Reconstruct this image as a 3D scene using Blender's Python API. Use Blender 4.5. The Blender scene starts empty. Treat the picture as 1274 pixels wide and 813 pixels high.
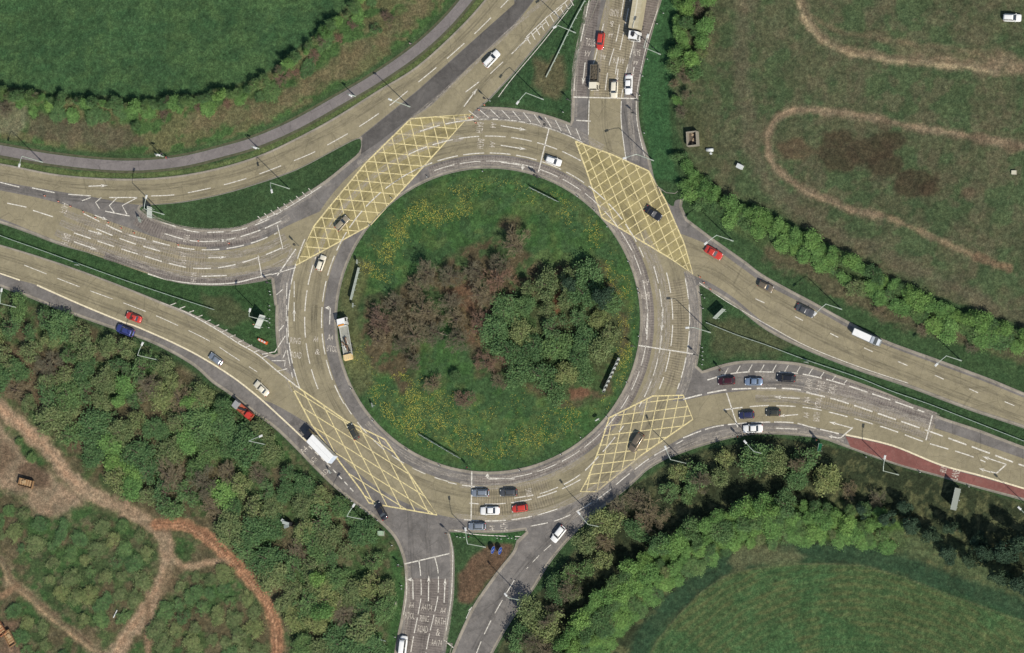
import bpy, bmesh, math, random
import numpy as np
from mathutils import Vector, Matrix, noise, geometry
R = math.radians
random.seed(11)
rng = np.random.default_rng(5)
scene = bpy.context.scene
COL = scene.collection

# ------------------------------------------------------------------ camera
D, TH = 1400.0, R(23.4)
SPAN = 254.8                                     # metres across the picture at the centre
LENS = 36.0 * D / SPAN
dh = Vector((0.963, -0.27, 0)).normalized()      # the aircraft / satellite stands to the east-south-east
axis = Vector((0, 0, 1)).cross(dh).normalized()
ROT = Matrix.Rotation(TH, 3, axis)
CAMPOS = ROT @ Vector((0, 0, D))
cam = bpy.data.cameras.new('camera')
cam.lens = LENS; cam.sensor_width = 36; cam.clip_start = 50; cam.clip_end = 9000
cob = bpy.data.objects.new('camera', cam); COL.objects.link(cob)
cob.matrix_world = Matrix.Translation(CAMPOS) @ ROT.to_4x4()
scene.camera = cob

def P(px, py, z=0.0):
    """pixel of the 1274 x 813 plan -> point of the ground"""
    d = ROT @ Vector(((px - 637.0) / 1274 * 36 / LENS, (406.5 - py) / 1274 * 36 / LENS, -1))
    t = (z - CAMPOS.z) / d.z
    return CAMPOS + d * t
PP = lambda pts, z=0.0: [P(a, b, z) for a, b in pts]
def head(px, py, dx, dy):
    a = P(px + dx, py + dy) - P(px, py)
    return math.atan2(a.y, a.x)

# ------------------------------------------------------------------ light
sv = P(637 - 44, 406.5 - 43) - P(637, 406.5)     # where a 12 m pole throws its shadow
sv.z = -12.0
SUN_EL = math.atan2(12.0, math.hypot(sv.x, sv.y))
SUN_AZ = math.atan2(-sv.x, -sv.y)                # clockwise from +Y
w = bpy.data.worlds.new('World'); scene.world = w; w.use_nodes = True
nt = w.node_tree; nt.nodes.clear()
sky = nt.nodes.new('ShaderNodeTexSky'); sky.sky_type = 'NISHITA'; sky.sun_disc = False
sky.sun_elevation = SUN_EL; sky.sun_rotation = SUN_AZ
bg = nt.nodes.new('ShaderNodeBackground'); bg.inputs[1].default_value = 0.085
wo = nt.nodes.new('ShaderNodeOutputWorld')
nt.links.new(sky.outputs[0], bg.inputs[0]); nt.links.new(bg.outputs[0], wo.inputs[0])
sl = bpy.data.lights.new('sun', 'SUN'); sl.energy = 3.9; sl.angle = R(0.5); sl.color = (1, 0.95, 0.85)
so = bpy.data.objects.new('sun', sl); COL.objects.link(so)
so.rotation_euler = sv.normalized().to_track_quat('-Z', 'Y').to_euler()
vs = scene.view_settings
vs.view_transform = 'Standard'; vs.look = 'None'; vs.gamma = 1; vs.use_curve_mapping = False
vs.exposure = 0.3
scene.render.engine = 'CYCLES'
scene.cycles.max_bounces = 5; scene.cycles.diffuse_bounces = 2; scene.cycles.transparent_max_bounces = 6

# ------------------------------------------------------------------ colour helpers
KALB = 1.15                                      # sunlit radiance / albedo at this exposure
def lin(c):
    c = np.asarray(c, float) / 255.0
    return np.where(c <= 0.04045, c / 12.92, ((c + 0.055) / 1.055) ** 2.4)
def alb(*c): return tuple(lin(c) / KALB)
KG = 0.95
MATS = {}
def mat(name, build):
    if name not in MATS:
        m = bpy.data.materials.new(name); m.use_nodes = True
        build(m, m.node_tree, m.node_tree.nodes['Principled BSDF'])
        MATS[name] = m
    return MATS[name]
def N(nt, t, **kw):
    n = nt.nodes.new(t)
    for k, v in kw.items(): setattr(n, k, v)
    return n
def noise_n(nt, vec, scale, detail=4, rough=0.6, dist=0):
    n = N(nt, 'ShaderNodeTexNoise')
    n.inputs['Scale'].default_value = scale; n.inputs['Detail'].default_value = detail
    n.inputs['Roughness'].default_value = rough; n.inputs['Distortion'].default_value = dist
    nt.links.new(vec, n.inputs['Vector']); return n.outputs['Fac']
def ramp(nt, fac, stops):
    r = N(nt, 'ShaderNodeValToRGB')
    e = r.color_ramp.elements
    while len(e) < len(stops): e.new(0.5)
    for k, (p, c) in enumerate(stops):
        e[k].position = p; e[k].color = (c[0], c[1], c[2], 1) if hasattr(c, '__len__') else (c, c, c, 1)
    nt.links.new(fac, r.inputs[0]); return r.outputs[0]
def mul(nt, a, b, fac=1.0, mode='MULTIPLY'):
    m = N(nt, 'ShaderNodeMix', data_type='RGBA', blend_type=mode)
    if isinstance(fac, float): m.inputs[0].default_value = fac
    else: nt.links.new(fac, m.inputs[0])
    for s, i in ((a, 6), (b, 7)):
        if isinstance(s, tuple): m.inputs[i].default_value = (*s[:3], 1)
        else: nt.links.new(s, m.inputs[i])
    return m.outputs[2]
def pos(nt): return N(nt, 'ShaderNodeNewGeometry').outputs['Position']
def plain(name, c, rough=0.6, metal=0.0, var=0.12, scale=3.0, coat=0.0):
    def b(m, nt, p):
        col = mul(nt, tuple(c), ramp(nt, noise_n(nt, N(nt, 'ShaderNodeTexCoord').outputs['Object'], scale, 5), [(0.3, 1 - var), (0.7, 1.0)]))
        nt.links.new(col, p.inputs['Base Color'])
        p.inputs['Roughness'].default_value = rough; p.inputs['Metallic'].default_value = metal
        p.inputs['Coat Weight'].default_value = coat
    return mat(name, b)

# ------------------------------------------------------------------ object helpers
def link(o, parent=None):
    COL.objects.link(o)
    if parent: o.parent = parent
    return o
def meshobj(name, verts, faces, m, parent=None, smooth=False):
    me = bpy.data.meshes.new(name)
    me.from_pydata([tuple(v) for v in verts], [], faces); me.update()
    for mm in (m if isinstance(m, (list, tuple)) else [m]): me.materials.append(mm)
    if smooth: me.shade_smooth()
    return link(bpy.data.objects.new(name, me), parent)
def bmobj(name, bm, m, parent=None, smooth=False):
    me = bpy.data.meshes.new(name); bm.normal_update(); bm.to_mesh(me); bm.free()
    for mm in (m if isinstance(m, (list, tuple)) else [m]): me.materials.append(mm)
    if smooth: me.shade_smooth()
    return link(bpy.data.objects.new(name, me), parent)
def thing(name, label, cat, loc=(0, 0, 0), rz=0.0, group=None):
    o = bpy.data.objects.new(name, None); o.empty_display_size = 0.5
    o.location = loc; o.rotation_euler = (0, 0, rz); o['label'] = label; o['category'] = cat
    if group: o['group'] = group
    return link(o)
def struct(o): o['kind'] = 'structure'; return o

class MB:
    """collects boxes, prisms and tubes into one mesh"""
    def __init__(s): s.v = []; s.f = []; s.mi = []
    def add(s, v, f, mi=0):
        b = len(s.v); s.v += [tuple(x) for x in v]; s.f += [tuple(b + i for i in q) for q in f]; s.mi += [mi] * len(f); return s
    def box(s, c, d, rz=0, tilt=None, mi=0, taper=1.0):
        x, y, z = d[0] / 2, d[1] / 2, d[2] / 2
        v = [Vector((sx * x * (taper if sz > 0 else 1), sy * y * (taper if sz > 0 else 1), sz * z)) for sz in (-1, 1) for sx, sy in ((-1, -1), (1, -1), (1, 1), (-1, 1))]
        M = Matrix.Rotation(rz, 3, 'Z')
        if tilt: M = M @ Matrix.Rotation(tilt[0], 3, tilt[1])
        v = [M @ p + Vector(c) for p in v]
        return s.add(v, [(0, 3, 2, 1), (4, 5, 6, 7), (0, 1, 5, 4), (1, 2, 6, 5), (2, 3, 7, 6), (3, 0, 4, 7)], mi)
    def tube(s, a, b, r0, r1=None, n=8, mi=0):
        a, b = Vector(a), Vector(b); r1 = r0 if r1 is None else r1
        d = (b - a).normalized(); u = d.orthogonal().normalized(); q = d.cross(u)
        v = [p + (u * math.cos(t) + q * math.sin(t)) * r for p, r in ((a, r0), (b, r1)) for t in [2 * math.pi * k / n for k in range(n)]]
        f = [(k, (k + 1) % n, n + (k + 1) % n, n + k) for k in range(n)] + [tuple(range(n - 1, -1, -1)), tuple(range(n, 2 * n))]
        return s.add(v, f, mi)
    def build(s, name, m, parent=None, smooth=False):
        o = meshobj(name, s.v, s.f, m, parent, smooth)
        if any(s.mi): o.data.polygons.foreach_set('material_index', s.mi)
        return o

# ------------------------------------------------------------------ plan geometry (pixels)
def sm(pts, k=6, closed=False):
    """Catmull-Rom through points"""
    out = []; n = len(pts)
    g = (lambda i: pts[i % n]) if closed else (lambda i: pts[max(0, min(n - 1, i))])
    for i in range(n if closed else n - 1):
        p0, p1, p2, p3 = [np.array(g(i + j), float) for j in (-1, 0, 1, 2)]
        for t in np.arange(k) / k:
            out.append(tuple(0.5 * ((2 * p1) + (p2 - p0) * t + (2 * p0 - 5 * p1 + 4 * p2 - p3) * t * t + (3 * p1 - p0 - 3 * p2 + p3) * t ** 3)))
    if not closed: out.append(tuple(pts[-1]))
    return out
def length(pl): return sum(math.dist(a, b) for a, b in zip(pl, pl[1:]))
def cut(pl, s0, s1):
    out = []; s = 0
    for a, b in zip(pl, pl[1:]):
        L = math.dist(a, b)
        if L < 1e-9: continue
        if s + L >= s0 and s <= s1:
            t0 = max(0, (s0 - s) / L); t1 = min(1, (s1 - s) / L)
            p = (a[0] + (b[0] - a[0]) * t0, a[1] + (b[1] - a[1]) * t0); q = (a[0] + (b[0] - a[0]) * t1, a[1] + (b[1] - a[1]) * t1)
            if not out: out.append(p)
            out.append(q)
        s += L
    return out
def offs(pl, d):
    out = []
    for i, p in enumerate(pl):
        a = pl[max(0, i - 1)]; b = pl[min(len(pl) - 1, i + 1)]
        t = np.array(b, float) - np.array(a, float); t /= (np.linalg.norm(t) + 1e-9)
        out.append((p[0] - t[1] * d, p[1] + t[0] * d))
    return out
CX, CY = 608.0, 398.5
def arc(r, a0, a1, n=None):
    """angles in degrees, 0 = right, 90 = down (clockwise on the plan)"""
    n = n or max(4, int(abs(a1 - a0) / 3))
    return [(CX + r * math.cos(R(a0 + (a1 - a0) * k / n)), CY + r * math.sin(R(a0 + (a1 - a0) * k / n))) for k in range(n + 1)]

class Flat:
    """flat sheets in one mesh, given in plan pixels"""
    def __init__(s, z): s.z = z; s.v = []; s.f = []; s.uv = []
    def poly(s, pts):
        tri = geometry.tessellate_polygon([[Vector((a, b, 0)) for a, b in pts]])
        b0 = len(s.v); s.v += PP(pts, s.z)
        for t in tri:
            a, b, c = [s.v[b0 + i] for i in t]
            if (b - a).cross(c - a).z < 0: t = (t[0], t[2], t[1])
            s.f.append(tuple(b0 + i for i in t))
    def ribbon(s, pl, w0, w1=None):
        if len(pl) < 2: return
        w1 = w0 if w1 is None else w1
        l = offs(pl, -w0 / 2); r = offs(pl, w1 / 2); b0 = len(s.v); n = len(pl)
        s.v += PP(l, s.z) + PP(r, s.z)
        for i in range(n - 1): s.f.append((b0 + i + n, b0 + i + n + 1, b0 + i + 1, b0 + i))
    def dash(s, pl, on, off, w, start=0):
        L = length(pl); t = start
        while t < L: s.ribbon(cut(pl, t, min(L, t + on)), w); t += on + off
    def build(s, name, m, parent=None):
        o = meshobj(name, s.v, s.f, m, parent)
        bm = bmesh.new(); bm.from_mesh(o.data)
        for f in bm.faces:
            if f.normal.z < 0: f.normal_flip()
        bm.to_mesh(o.data); bm.free(); return o

# --- paved areas -----------------------------------------------------
UPPER1 = sm([(-60, 199), (0, 204), (75, 218), (151, 223), (214, 220), (270, 210), (320, 195), (368, 173), (418, 146), (469, 114), (519, 83), (569, 38), (602, 2), (640, -45)])
RIGHT_D = [(755, -50), (711, 4), (674, 50), (638, 93), (611, 122), (592, 138)]
LOWER1 = sm([(338, 347), (320, 351), (289, 355), (251, 355), (214, 350), (176, 336), (126, 319), (75, 305), (38, 291), (0, 278), (-60, 262)])
ISL1 = sm([(176, 257), (226, 252), (276, 242), (320, 229), (368, 212), (418, 186), (444, 173), (450, 177), (447, 190), (431, 204), (405, 225), (368, 249), (318, 275), (289, 285), (239, 285), (201, 276), (182, 268)], 3, True)
P1 = UPPER1 + RIGHT_D + [(600, 170), (520, 280), (450, 330), (400, 400), (342, 380)] + LOWER1
P2 = sm([(-60, 290), (0, 305), (50, 320), (100, 337), (151, 356), (201, 376), (239, 391), (271, 407), (296, 421), (320, 434), (341, 442)]) + [(400, 420), (450, 520), (520, 570), (600, 600), (610, 663)] \
   + sm([(559, 662), (564, 684), (565, 709), (563, 747), (557, 785), (552, 813), (546, 860)]) + sm([(484, 860), (491, 813), (495, 790), (500, 765), (504, 735), (504, 709), (499, 687), (489, 667), (469, 647), (444, 628), (418, 608), (393, 584), (368, 558), (343, 534), (320, 517), (286, 491), (264, 476), (239, 454), (196, 430), (160, 416), (120, 402), (75, 386), (38, 371), (0, 357), (-60, 335)])
P3 = [(600, 620), (640, 640), (655, 662)] + sm([(643, 673), (638, 687), (619, 711), (594, 746), (580, 772), (565, 806), (545, 860)]) + sm([(590, 860), (613, 813), (636, 773), (664, 733), (686, 698), (716, 663), (749, 633), (779, 609), (800, 590)]) + [(760, 560)]
P3b = [(550, 799), (563, 801), (558, 820), (544, 830)]
P4 = sm([(779, 609), (812, 580), (850, 563), (887, 551), (920, 543), (956, 540), (1017, 545), (1054, 557), (1117, 579), (1168, 593), (1205, 604), (1274, 623), (1340, 642)]) + sm([(1340, 578), (1274, 556), (1218, 535), (1165, 517), (1105, 490), (1042, 467), (999, 453), (954, 449), (912, 451), (874, 462)]) + [(850, 440), (780, 470), (740, 560)]
P5 = sm([(824, 243), (832, 256), (855, 273), (887, 297), (925, 324), (954, 345), (1017, 379), (1055, 400), (1100, 423), (1168, 448), (1230, 471), (1274, 489), (1340, 515)]) + sm([(1340, 557), (1274, 533), (1205, 510), (1130, 482), (1067, 461), (1004, 436), (954, 411), (912, 379), (872, 355)]) + [(830, 370), (770, 260)]
P6 = sm([(757, -50), (744, 0), (731, 33), (719, 70), (713, 113), (711, 149)]) + [(700, 200), (780, 260), (822, 243), (813, 220)] + sm([(809, 200), (804, 186), (796, 156), (794, 121), (799, 88), (812, 38), (823, 0), (838, -50)])
FP = sm([(-60, 178), (0, 187), (63, 198), (126, 205), (175, 206), (226, 201), (276, 189), (320, 176), (368, 155), (418, 127), (469, 97), (519, 62), (557, 27), (590, -12), (620, -50)])
RAMP = [(818, 232), (829, 240), (840, 241), (848, 234.5), (862, 225), (869, 231), (858, 241), (849, 249), (848, 257), (856, 275), (830, 262)]
RING = arc(265, 0, 360, 120)[:-1]
def cdt(polys, holes):
    """union of the paved polygons with the kerbed islands cut out"""
    vs_, fs_ = [], []
    for pl in polys + holes:
        b = len(vs_); vs_ += [Vector(p) for p in pl]; fs_.append(list(range(b, b + len(pl))))
    v, e, f, ov, oe, of = geometry.delaunay_2d_cdt(vs_, [], fs_, 0, 1e-4)
    def ins(px, py, pl):
        c = False; n = len(pl)
        for i in range(n):
            (ax, ay), (bx, by) = pl[i], pl[(i + 1) % n]
            if (ay > py) != (by > py) and px < (bx - ax) * (py - ay) / (by - ay) + ax: c = not c
        return c
    keep = []
    for t in f:
        cx = sum(v[i][0] for i in t) / len(t); cy = sum(v[i][1] for i in t) / len(t)
        if any(ins(cx, cy, p) for p in polys) and not any(ins(cx, cy, p) for p in holes): keep.append(t)
    return v, keep
ISLAND = arc(189, 0, 360, 100)[:-1]
rv, rf = cdt([P1, P2, P3, P3b, P4, P5, P6, RING, RAMP], [ISLAND, ISL1])
# outline edges -> kerb loops
def loops(faces):
    cnt = {}
    for t in faces:
        for a, b in zip(t, t[1:] + t[:1]):
            if (b, a) in cnt: del cnt[(b, a)]
            else: cnt[(a, b)] = 1
    nxt = {}
    for a, b in cnt: nxt.setdefault(a, []).append(b)
    out = []
    while nxt:
        a = next(iter(nxt)); lp = [a]
        while True:
            b = nxt[lp[-1]].pop()
            if not nxt[lp[-1]]: del nxt[lp[-1]]
            if b == a: break
            lp.append(b)
            if b not in nxt: break
        if len(lp) > 3: out.append(lp)
    return out
LOOPS = [[tuple(rv[i]) for i in lp] for lp in loops([list(t) for t in rf])]
# ------------------------------------------------------------------ numpy noise and polygon distance in plan pixels
def vnoise(x, y, s, seed=0):
    x = x / s + seed * 17.13; y = y / s + seed * 7.77
    xi = np.floor(x).astype(np.int64); yi = np.floor(y).astype(np.int64); fx = x - xi; fy = y - yi
    fx = fx * fx * (3 - 2 * fx); fy = fy * fy * (3 - 2 * fy)
    def h(a, b):
        n = (a * 374761393 + b * 668265263 + seed * 974711) & 0xffffffff
        n = ((n ^ (n >> 13)) * 1274126177) & 0xffffffff
        return ((n ^ (n >> 16)) & 0xffff) / 65535.0
    return (h(xi, yi) * (1 - fx) + h(xi + 1, yi) * fx) * (1 - fy) + (h(xi, yi + 1) * (1 - fx) + h(xi + 1, yi + 1) * fx) * fy
def fbm(x, y, s, o=4, seed=0):
    t = 0; a = 0.5; n = 0
    for k in range(o): t = t + a * vnoise(x, y, s / 2 ** k, seed + k); n += a; a *= 0.55
    return t / n
def segdist(x, y, pl, closed=False):
    d = np.full(x.shape, 1e9)
    q = list(pl) + ([pl[0]] if closed else [])
    for (ax, ay), (bx, by) in zip(q, q[1:]):
        vx, vy = bx - ax, by - ay; L = vx * vx + vy * vy + 1e-9
        t = np.clip(((x - ax) * vx + (y - ay) * vy) / L, 0, 1)
        d = np.minimum(d, (x - ax - t * vx) ** 2 + (y - ay - t * vy) ** 2)
    return np.sqrt(d)
def inside(x, y, pl):
    c = np.zeros(x.shape, bool); n = len(pl)
    for i in range(n):
        ax, ay = pl[i]; bx, by = pl[(i + 1) % n]
        if ay == by: continue
        m = ((ay > y) != (by > y)) & (x < (bx - ax) * (y - ay) / (by - ay) + ax)
        c ^= m
    return c
def sdf(x, y, pl): return np.where(inside(x, y, pl), 1, -1) * segdist(x, y, pl, True)

# ------------------------------------------------------------------ the ground sheet
STEP = 2.0
gx = np.arange(-64, 1339, STEP); gy = np.arange(-64, 878, STEP)
GX, GY = np.meshgrid(gx, gy)
base = np.empty(GX.shape + (3,)); base[:] = lin((50, 76, 46))
rough = fbm(GX, GY, 26, 5, 3); fine = fbm(GX, GY, 7, 3, 9)
def mixin(mask, c, k=1.0):
    m = np.clip(mask, 0, 1)[..., None] * k
    base[:] = base * (1 - m) + lin(c) * m
def paint(pl, c, feather=4, wob=8, k=1.0, sc=18, seed=1):
    d = sdf(GX, GY, pl) + (fbm(GX, GY, sc, 4, seed) - 0.5) * 2 * wob
    mixin(d / feather + 0.5, c, k); return d
def stroke(pl, wd, c, feather=2, wob=2, k=1.0, sc=10, seed=2):
    d = wd / 2 - segdist(GX, GY, pl) + (fbm(GX, GY, sc, 4, seed) - 0.5) * 2 * wob
    mixin(d / feather + 0.5, c, k); return d
def speck(pl, c, thr=0.55, sc=8, k=0.8, seed=4, feather=8):
    """patchy cover inside a polygon"""
    n = fbm(GX, GY, sc, 4, seed)
    mixin(np.clip(sdf(GX, GY, pl) / feather + 0.5, 0, 1) * np.clip((n - thr) / 0.08 + 0.5, 0, 1), c, k)

HEDGE_NW = sm([(-60, 104), (0, 110), (40, 114), (75, 118), (110, 121), (150, 123), (200, 123), (245, 117), (290, 108), (322, 99), (345, 83), (368, 66), (393, 43), (418, 22), (440, 2), (475, -45)], 4)
FIELD_NW = HEDGE_NW + [(475, -70), (-70, -70), (-70, 104)]
BELT_NW = HEDGE_NW + FP[::-1]
paint(FIELD_NW, (50, 83, 50), 3, 1)
speck(FIELD_NW, (64, 94, 54), 0.52, 30, 0.6, 5)
mixin(np.clip(sdf(GX, GY, FIELD_NW), 0, 1) * np.clip(np.sin(GY / 3.1 + GX * .02 + 3 * rough) * .5 + .2, 0, 1), (62, 88, 54), .35)
speck(FIELD_NW, (42, 72, 46), 0.55, 14, 0.5, 6)
paint(BELT_NW, (58, 88, 46), 4, 3)
speck(BELT_NW, (96, 90, 64), 0.5, 16, 0.7, 8)
paint([(30, 143), (60, 141), (110, 148), (160, 160), (182, 170), (176, 182), (120, 184), (70, 176), (38, 165)], (84, 78, 64), 8, 10, 0.8)
paint([(-10, 118), (28, 122), (38, 150), (20, 168), (-10, 160)], (104, 104, 84), 6, 6, 0.8)
stroke(sm([(240, 150), (290, 140), (330, 138), (375, 112), (420, 85), (450, 60), (485, 40), (520, 5), (545, -20)]), 24, (96, 88, 66), 10, 14, 0.75)
stroke(offs(FP, -9), 12, (56, 80, 48), 4, 2)
stroke(offs(UPPER1, -4), 7, (84, 98, 56), 3, 2, 0.85)
# north-east field
NE = [(846, -70), (840, 60), (842, 160), (870, 232), (960, 260), (1100, 345), (1340, 430), (1340, -70)]
paint(NE, (74, 80, 58), 3, 2)
speck(NE, (62, 83, 54), 0.5, 45, 0.8, 12, 20); speck(NE, (84, 82, 64), 0.56, 22, 0.6, 13, 10); speck(NE, (56, 74, 48), 0.58, 10, 0.4, 14, 10)
stroke(sm([(935, -40), (925, 40), (925, 110), (935, 180), (955, 225), (990, 260), (1040, 290), (1100, 318), (1170, 350), (1230, 378), (1340, 420)]), 20, (90, 84, 70), 12, 10, 0.6)
paint([(1080, 40), (1180, 62), (1240, 60), (1300, 75), (1300, 95), (1230, 92), (1120, 76)], (98, 88, 70), 8, 10, 0.5)
T1 = sm([(992, -50), (996, 0), (1004, 22), (1020, 45), (1050, 62), (1095, 72), (1150, 77), (1200, 81), (1236, 88)])
stroke(T1, 12, (118, 104, 86), 7, 6, .85); stroke(offs(T1, 3), 3, (150, 136, 108), 3, 3, 0.7); stroke(offs(T1, -3), 2, (84, 76, 58), 2, 2, .6)
stroke(sm([(1010, 20), (1040, 38), (1080, 46), (1140, 55), (1190, 62), (1225, 70)]), 5, (108, 96, 76), 5, 4, 0.6)
stroke([(1240, 80), (1340, 95)], 22, (112, 98, 82), 10, 10, 0.7)
T2 = sm([(1340, 192), (1274, 182), (1225, 174), (1180, 165), (1140, 160), (1100, 150), (1060, 143), (1000, 137), (978, 141), (962, 153), (956, 172), (958, 195), (968, 212), (985, 226), (1010, 241), (1040, 253), (1060, 261), (1095, 268)])
stroke(T2, 9, (116, 100, 84), 6, 4, 0.85); stroke(offs(T2, 1.5), 2.5, (138, 120, 98), 2, 2, .5)
stroke(sm([(1108, 272), (1150, 290), (1190, 308), (1215, 320)]), 6, (126, 110, 88), 5, 4, .85); stroke([(1215, 320), (1255, 334)], 9, (108, 88, 70), 4, 4, 0.8)
for c_, r_ in (((1044, 172), 14), ((1042, 196), 22), ((1082, 188), 24), ((1112, 176), 13), ((1100, 205), 20), ((1140, 228), 22), ((1160, 236), 12)):
    paint([(c_[0] + r_ * 1.2 * math.cos(a), c_[1] + r_ * .8 * math.sin(a)) for a in np.linspace(0, 6.28, 14)[:-1]], (62, 54, 42), 6, 7, 0.8)
paint([(968, 180), (1000, 172), (1018, 190), (1000, 204), (975, 200)], (84, 68, 54), 8, 6, 0.7)
for c_ in ((1100, 155), (1258, 184), (1220, 175), (1206, 240)): paint([(c_[0] + 9 * math.cos(a), c_[1] + 7 * math.sin(a)) for a in np.linspace(0, 6.28, 10)[:-1]], (90, 78, 64), 6, 5, 0.7)
stroke([(860, 140), (872, 175), (884, 190)], 22, (72, 78, 54), 8, 6, 0.8)
# verges of the north arm and the bypass
paint([(800, -60), (845, -60), (842, 60), (832, 130), (838, 200), (846, 228), (812, 222), (800, 150), (798, 100)], (46, 84, 50), 5, 3)
EMB = sm([(868, 240), (905, 280), (960, 322), (1010, 352), (1060, 378), (1120, 405), (1200, 430), (1340, 475)]) + [(1340, 440), (1200, 396), (1100, 350), (1000, 296), (900, 246)]
paint(EMB, (62, 82, 50), 4, 4)
stroke(sm([(960, 316), (990, 330), (1020, 345), (1090, 385), (1130, 400), (1200, 418), (1280, 440)]), 20, (82, 76, 60), 10, 12, 0.8)
paint([(846, 276), (920, 325), (912, 312), (880, 285), (860, 262)], (54, 86, 50), 3, 2)
# splitter islands
paint([(338, 349), (338, 430), (320, 430), (272, 404), (200, 373), (100, 335), (-60, 288), (-60, 264), (75, 307), (176, 338), (250, 357)], (48, 78, 44), 2, 1)
paint([(255, 370), (300, 375), (315, 395), (290, 405), (262, 390)], (76, 78, 56), 8, 8, 0.6)
paint([(716, 2), (711, 140), (690, 140), (620, 126), (640, 95)], (46, 76, 46), 3, 2)
paint([(668, 75), (700, 70), (706, 110), (690, 122), (664, 108)], (92, 82, 62), 8, 9, 0.7)
paint([(876, 365), (1340, 560), (1340, 575), (1160, 513), (1000, 450), (880, 456)], (48, 76, 46), 3, 2)
paint([(885, 395), (930, 400), (990, 430), (960, 442), (890, 440)], (80, 80, 58), 10, 10, 0.6)
paint([(590, 692), (612, 678), (640, 676), (628, 700), (604, 726), (588, 752), (572, 748), (570, 715)], (94, 70, 58), 5, 5, 0.85)
stroke([(562, 660), (655, 672)], 14, (46, 84, 44), 4, 2)
# south-east: belt and field
SEB = [(779, 611), (850, 566), (956, 542), (1054, 560), (1168, 596), (1340, 645), (1340, 800), (1180, 730), (1060, 702), (940, 708), (870, 740), (805, 813), (790, 878), (580, 878), (640, 775)]
paint(SEB, (46, 56, 38), 3, 2)
stroke(sm([(700, 850), (740, 790), (790, 735), (850, 690), (910, 665), (980, 650), (1060, 655), (1110, 665)]), 46, (66, 96, 44), 12, 10, 0.9)
stroke(sm([(1080, 690), (1150, 680), (1200, 700), (1260, 735), (1340, 760)]), 40, (74, 90, 60), 12, 12, 0.8)
speck(SEB, (92, 96, 64), 0.6, 9, 0.6, 21, 10)
ARC = sm([(795, 860), (812, 808), (827, 787), (850, 760), (875, 736), (912, 714), (956, 706), (1004, 702), (1050, 703), (1080, 706), (1130, 721), (1180, 740), (1230, 758), (1274, 774), (1340, 800)])
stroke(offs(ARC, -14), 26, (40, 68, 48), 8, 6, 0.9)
paint([(925, 680), (960, 676), (1000, 686), (1010, 696), (960, 702), (925, 704), (905, 700)], (104, 102, 74), 8, 10, 0.5)
FSE = ARC + [(1340, 878), (795, 878)]
paint(FSE, (60, 84, 50), 2, 1)
dd = segdist(GX, GY, [(1060, 1010), (1061, 1011)])
mixin(np.clip(sdf(GX, GY, FSE), 0, 1) * np.clip((np.sin(dd / 1.5 + rough * 5) * 0.35 + fbm(GX, GY, 8, 3, 31) * 1.3 - 0.62) * 3, 0, 1), (88, 94, 58), 0.5)
speck(FSE, (50, 88, 52), 0.5, 60, 0.6, 33, 20)
stroke(ARC, 1.2, (104, 104, 76), 2, .6, 0.5, 14)
# south-west waste ground
SW = [(-70, 372), (0, 362), (75, 392), (196, 436), (264, 482), (343, 540), (418, 614), (489, 672), (504, 712), (500, 770), (484, 878), (-70, 878)]
paint(SW, (58, 78, 46), 3, 2)
speck(SW, (86, 74, 58), 0.52, 30, 0.75, 41, 10); speck(SW, (52, 88, 44), 0.55, 20, 0.6, 42, 10); speck(SW, (100, 92, 72), 0.6, 9, 0.5, 43, 10)
paint([(0, 430), (60, 430), (130, 490), (140, 560), (90, 560), (40, 510), (0, 490)], (90, 74, 60), 10, 12, 0.8)
paint([(-70, 520), (0, 530), (40, 575), (80, 592), (112, 618), (86, 640), (48, 640), (20, 618), (-70, 600)], (132, 112, 95), 10, 12, 0.9)
paint([(20, 578), (60, 578), (64, 606), (24, 610)], (76, 60, 50), 6, 6, 0.7); paint([(-40, 545), (8, 550), (22, 570), (0, 590), (-40, 590)], (84, 70, 56), 6, 6, 0.6)
TA = sm([(-50, 480), (0, 507), (30, 533), (60, 560), (85, 592), (118, 616), (150, 632), (180, 648), (203, 664), (209, 690), (205, 712), (196, 735), (178, 765), (160, 790), (140, 820), (120, 860)])
stroke(TA, 26, (96, 90, 66), 8, 8, .5, 14); da = stroke(TA, 18, (140, 119, 99), 5, 6); stroke(cut(TA, 0, 190), 6, (160, 126, 102), 5, 5, 0.7); stroke(offs(TA, 2)[60:], 4, (150, 120, 96), 3, 3, .6)
stroke([(184, 745), (184, 780), (186, 860)], 7, (122, 100, 80), 3, 2)
paint([(208, 700), (232, 706), (214, 730), (196, 750)], (104, 90, 70), 4, 4, 0.8)
TB = sm([(196, 652), (225, 653), (250, 664), (280, 690), (308, 718), (328, 742), (341, 770), (345, 800), (344, 860)])
stroke(TB, 20, (92, 82, 62), 8, 6, .6, 12); db = stroke(TB, 15, (148, 107, 80), 4, 4)
for k_ in (-4, -0.5, 3): stroke(offs(TB, k_), 1.6, (96, 66, 50), 1.5, 1.2, 0.75)
stroke(offs(TB, 1.5), 1.5, (184, 140, 110), 1.5, 1.2, 0.6)
dc = stroke(sm([(214, 692), (226, 703), (240, 705), (262, 699), (284, 700)]), 7, (142, 118, 96), 4, 4)
TC = sm([(-50, 690), (0, 698), (14, 725), (40, 745), (66, 768), (95, 790), (135, 822)])
dt = stroke(TC, 13, (120, 104, 84), 6, 5, .85); stroke(offs(TC, 3), 2, (164, 136, 106), 2, 1.5, .7); stroke(offs(TC, -3), 2, (84, 66, 52), 2, 1.5, .7)
stroke(sm([(-30, 745), (0, 742), (20, 730)]), 8, (124, 100, 78), 4, 3)
paint([(-30, 770), (22, 775), (26, 813), (10, 878), (-60, 878)], (104, 84, 72), 6, 6, .8)
stroke(offs([(500, 690), (505, 730), (500, 775), (492, 820)], 8), 14, (52, 86, 46), 5, 4)
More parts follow.
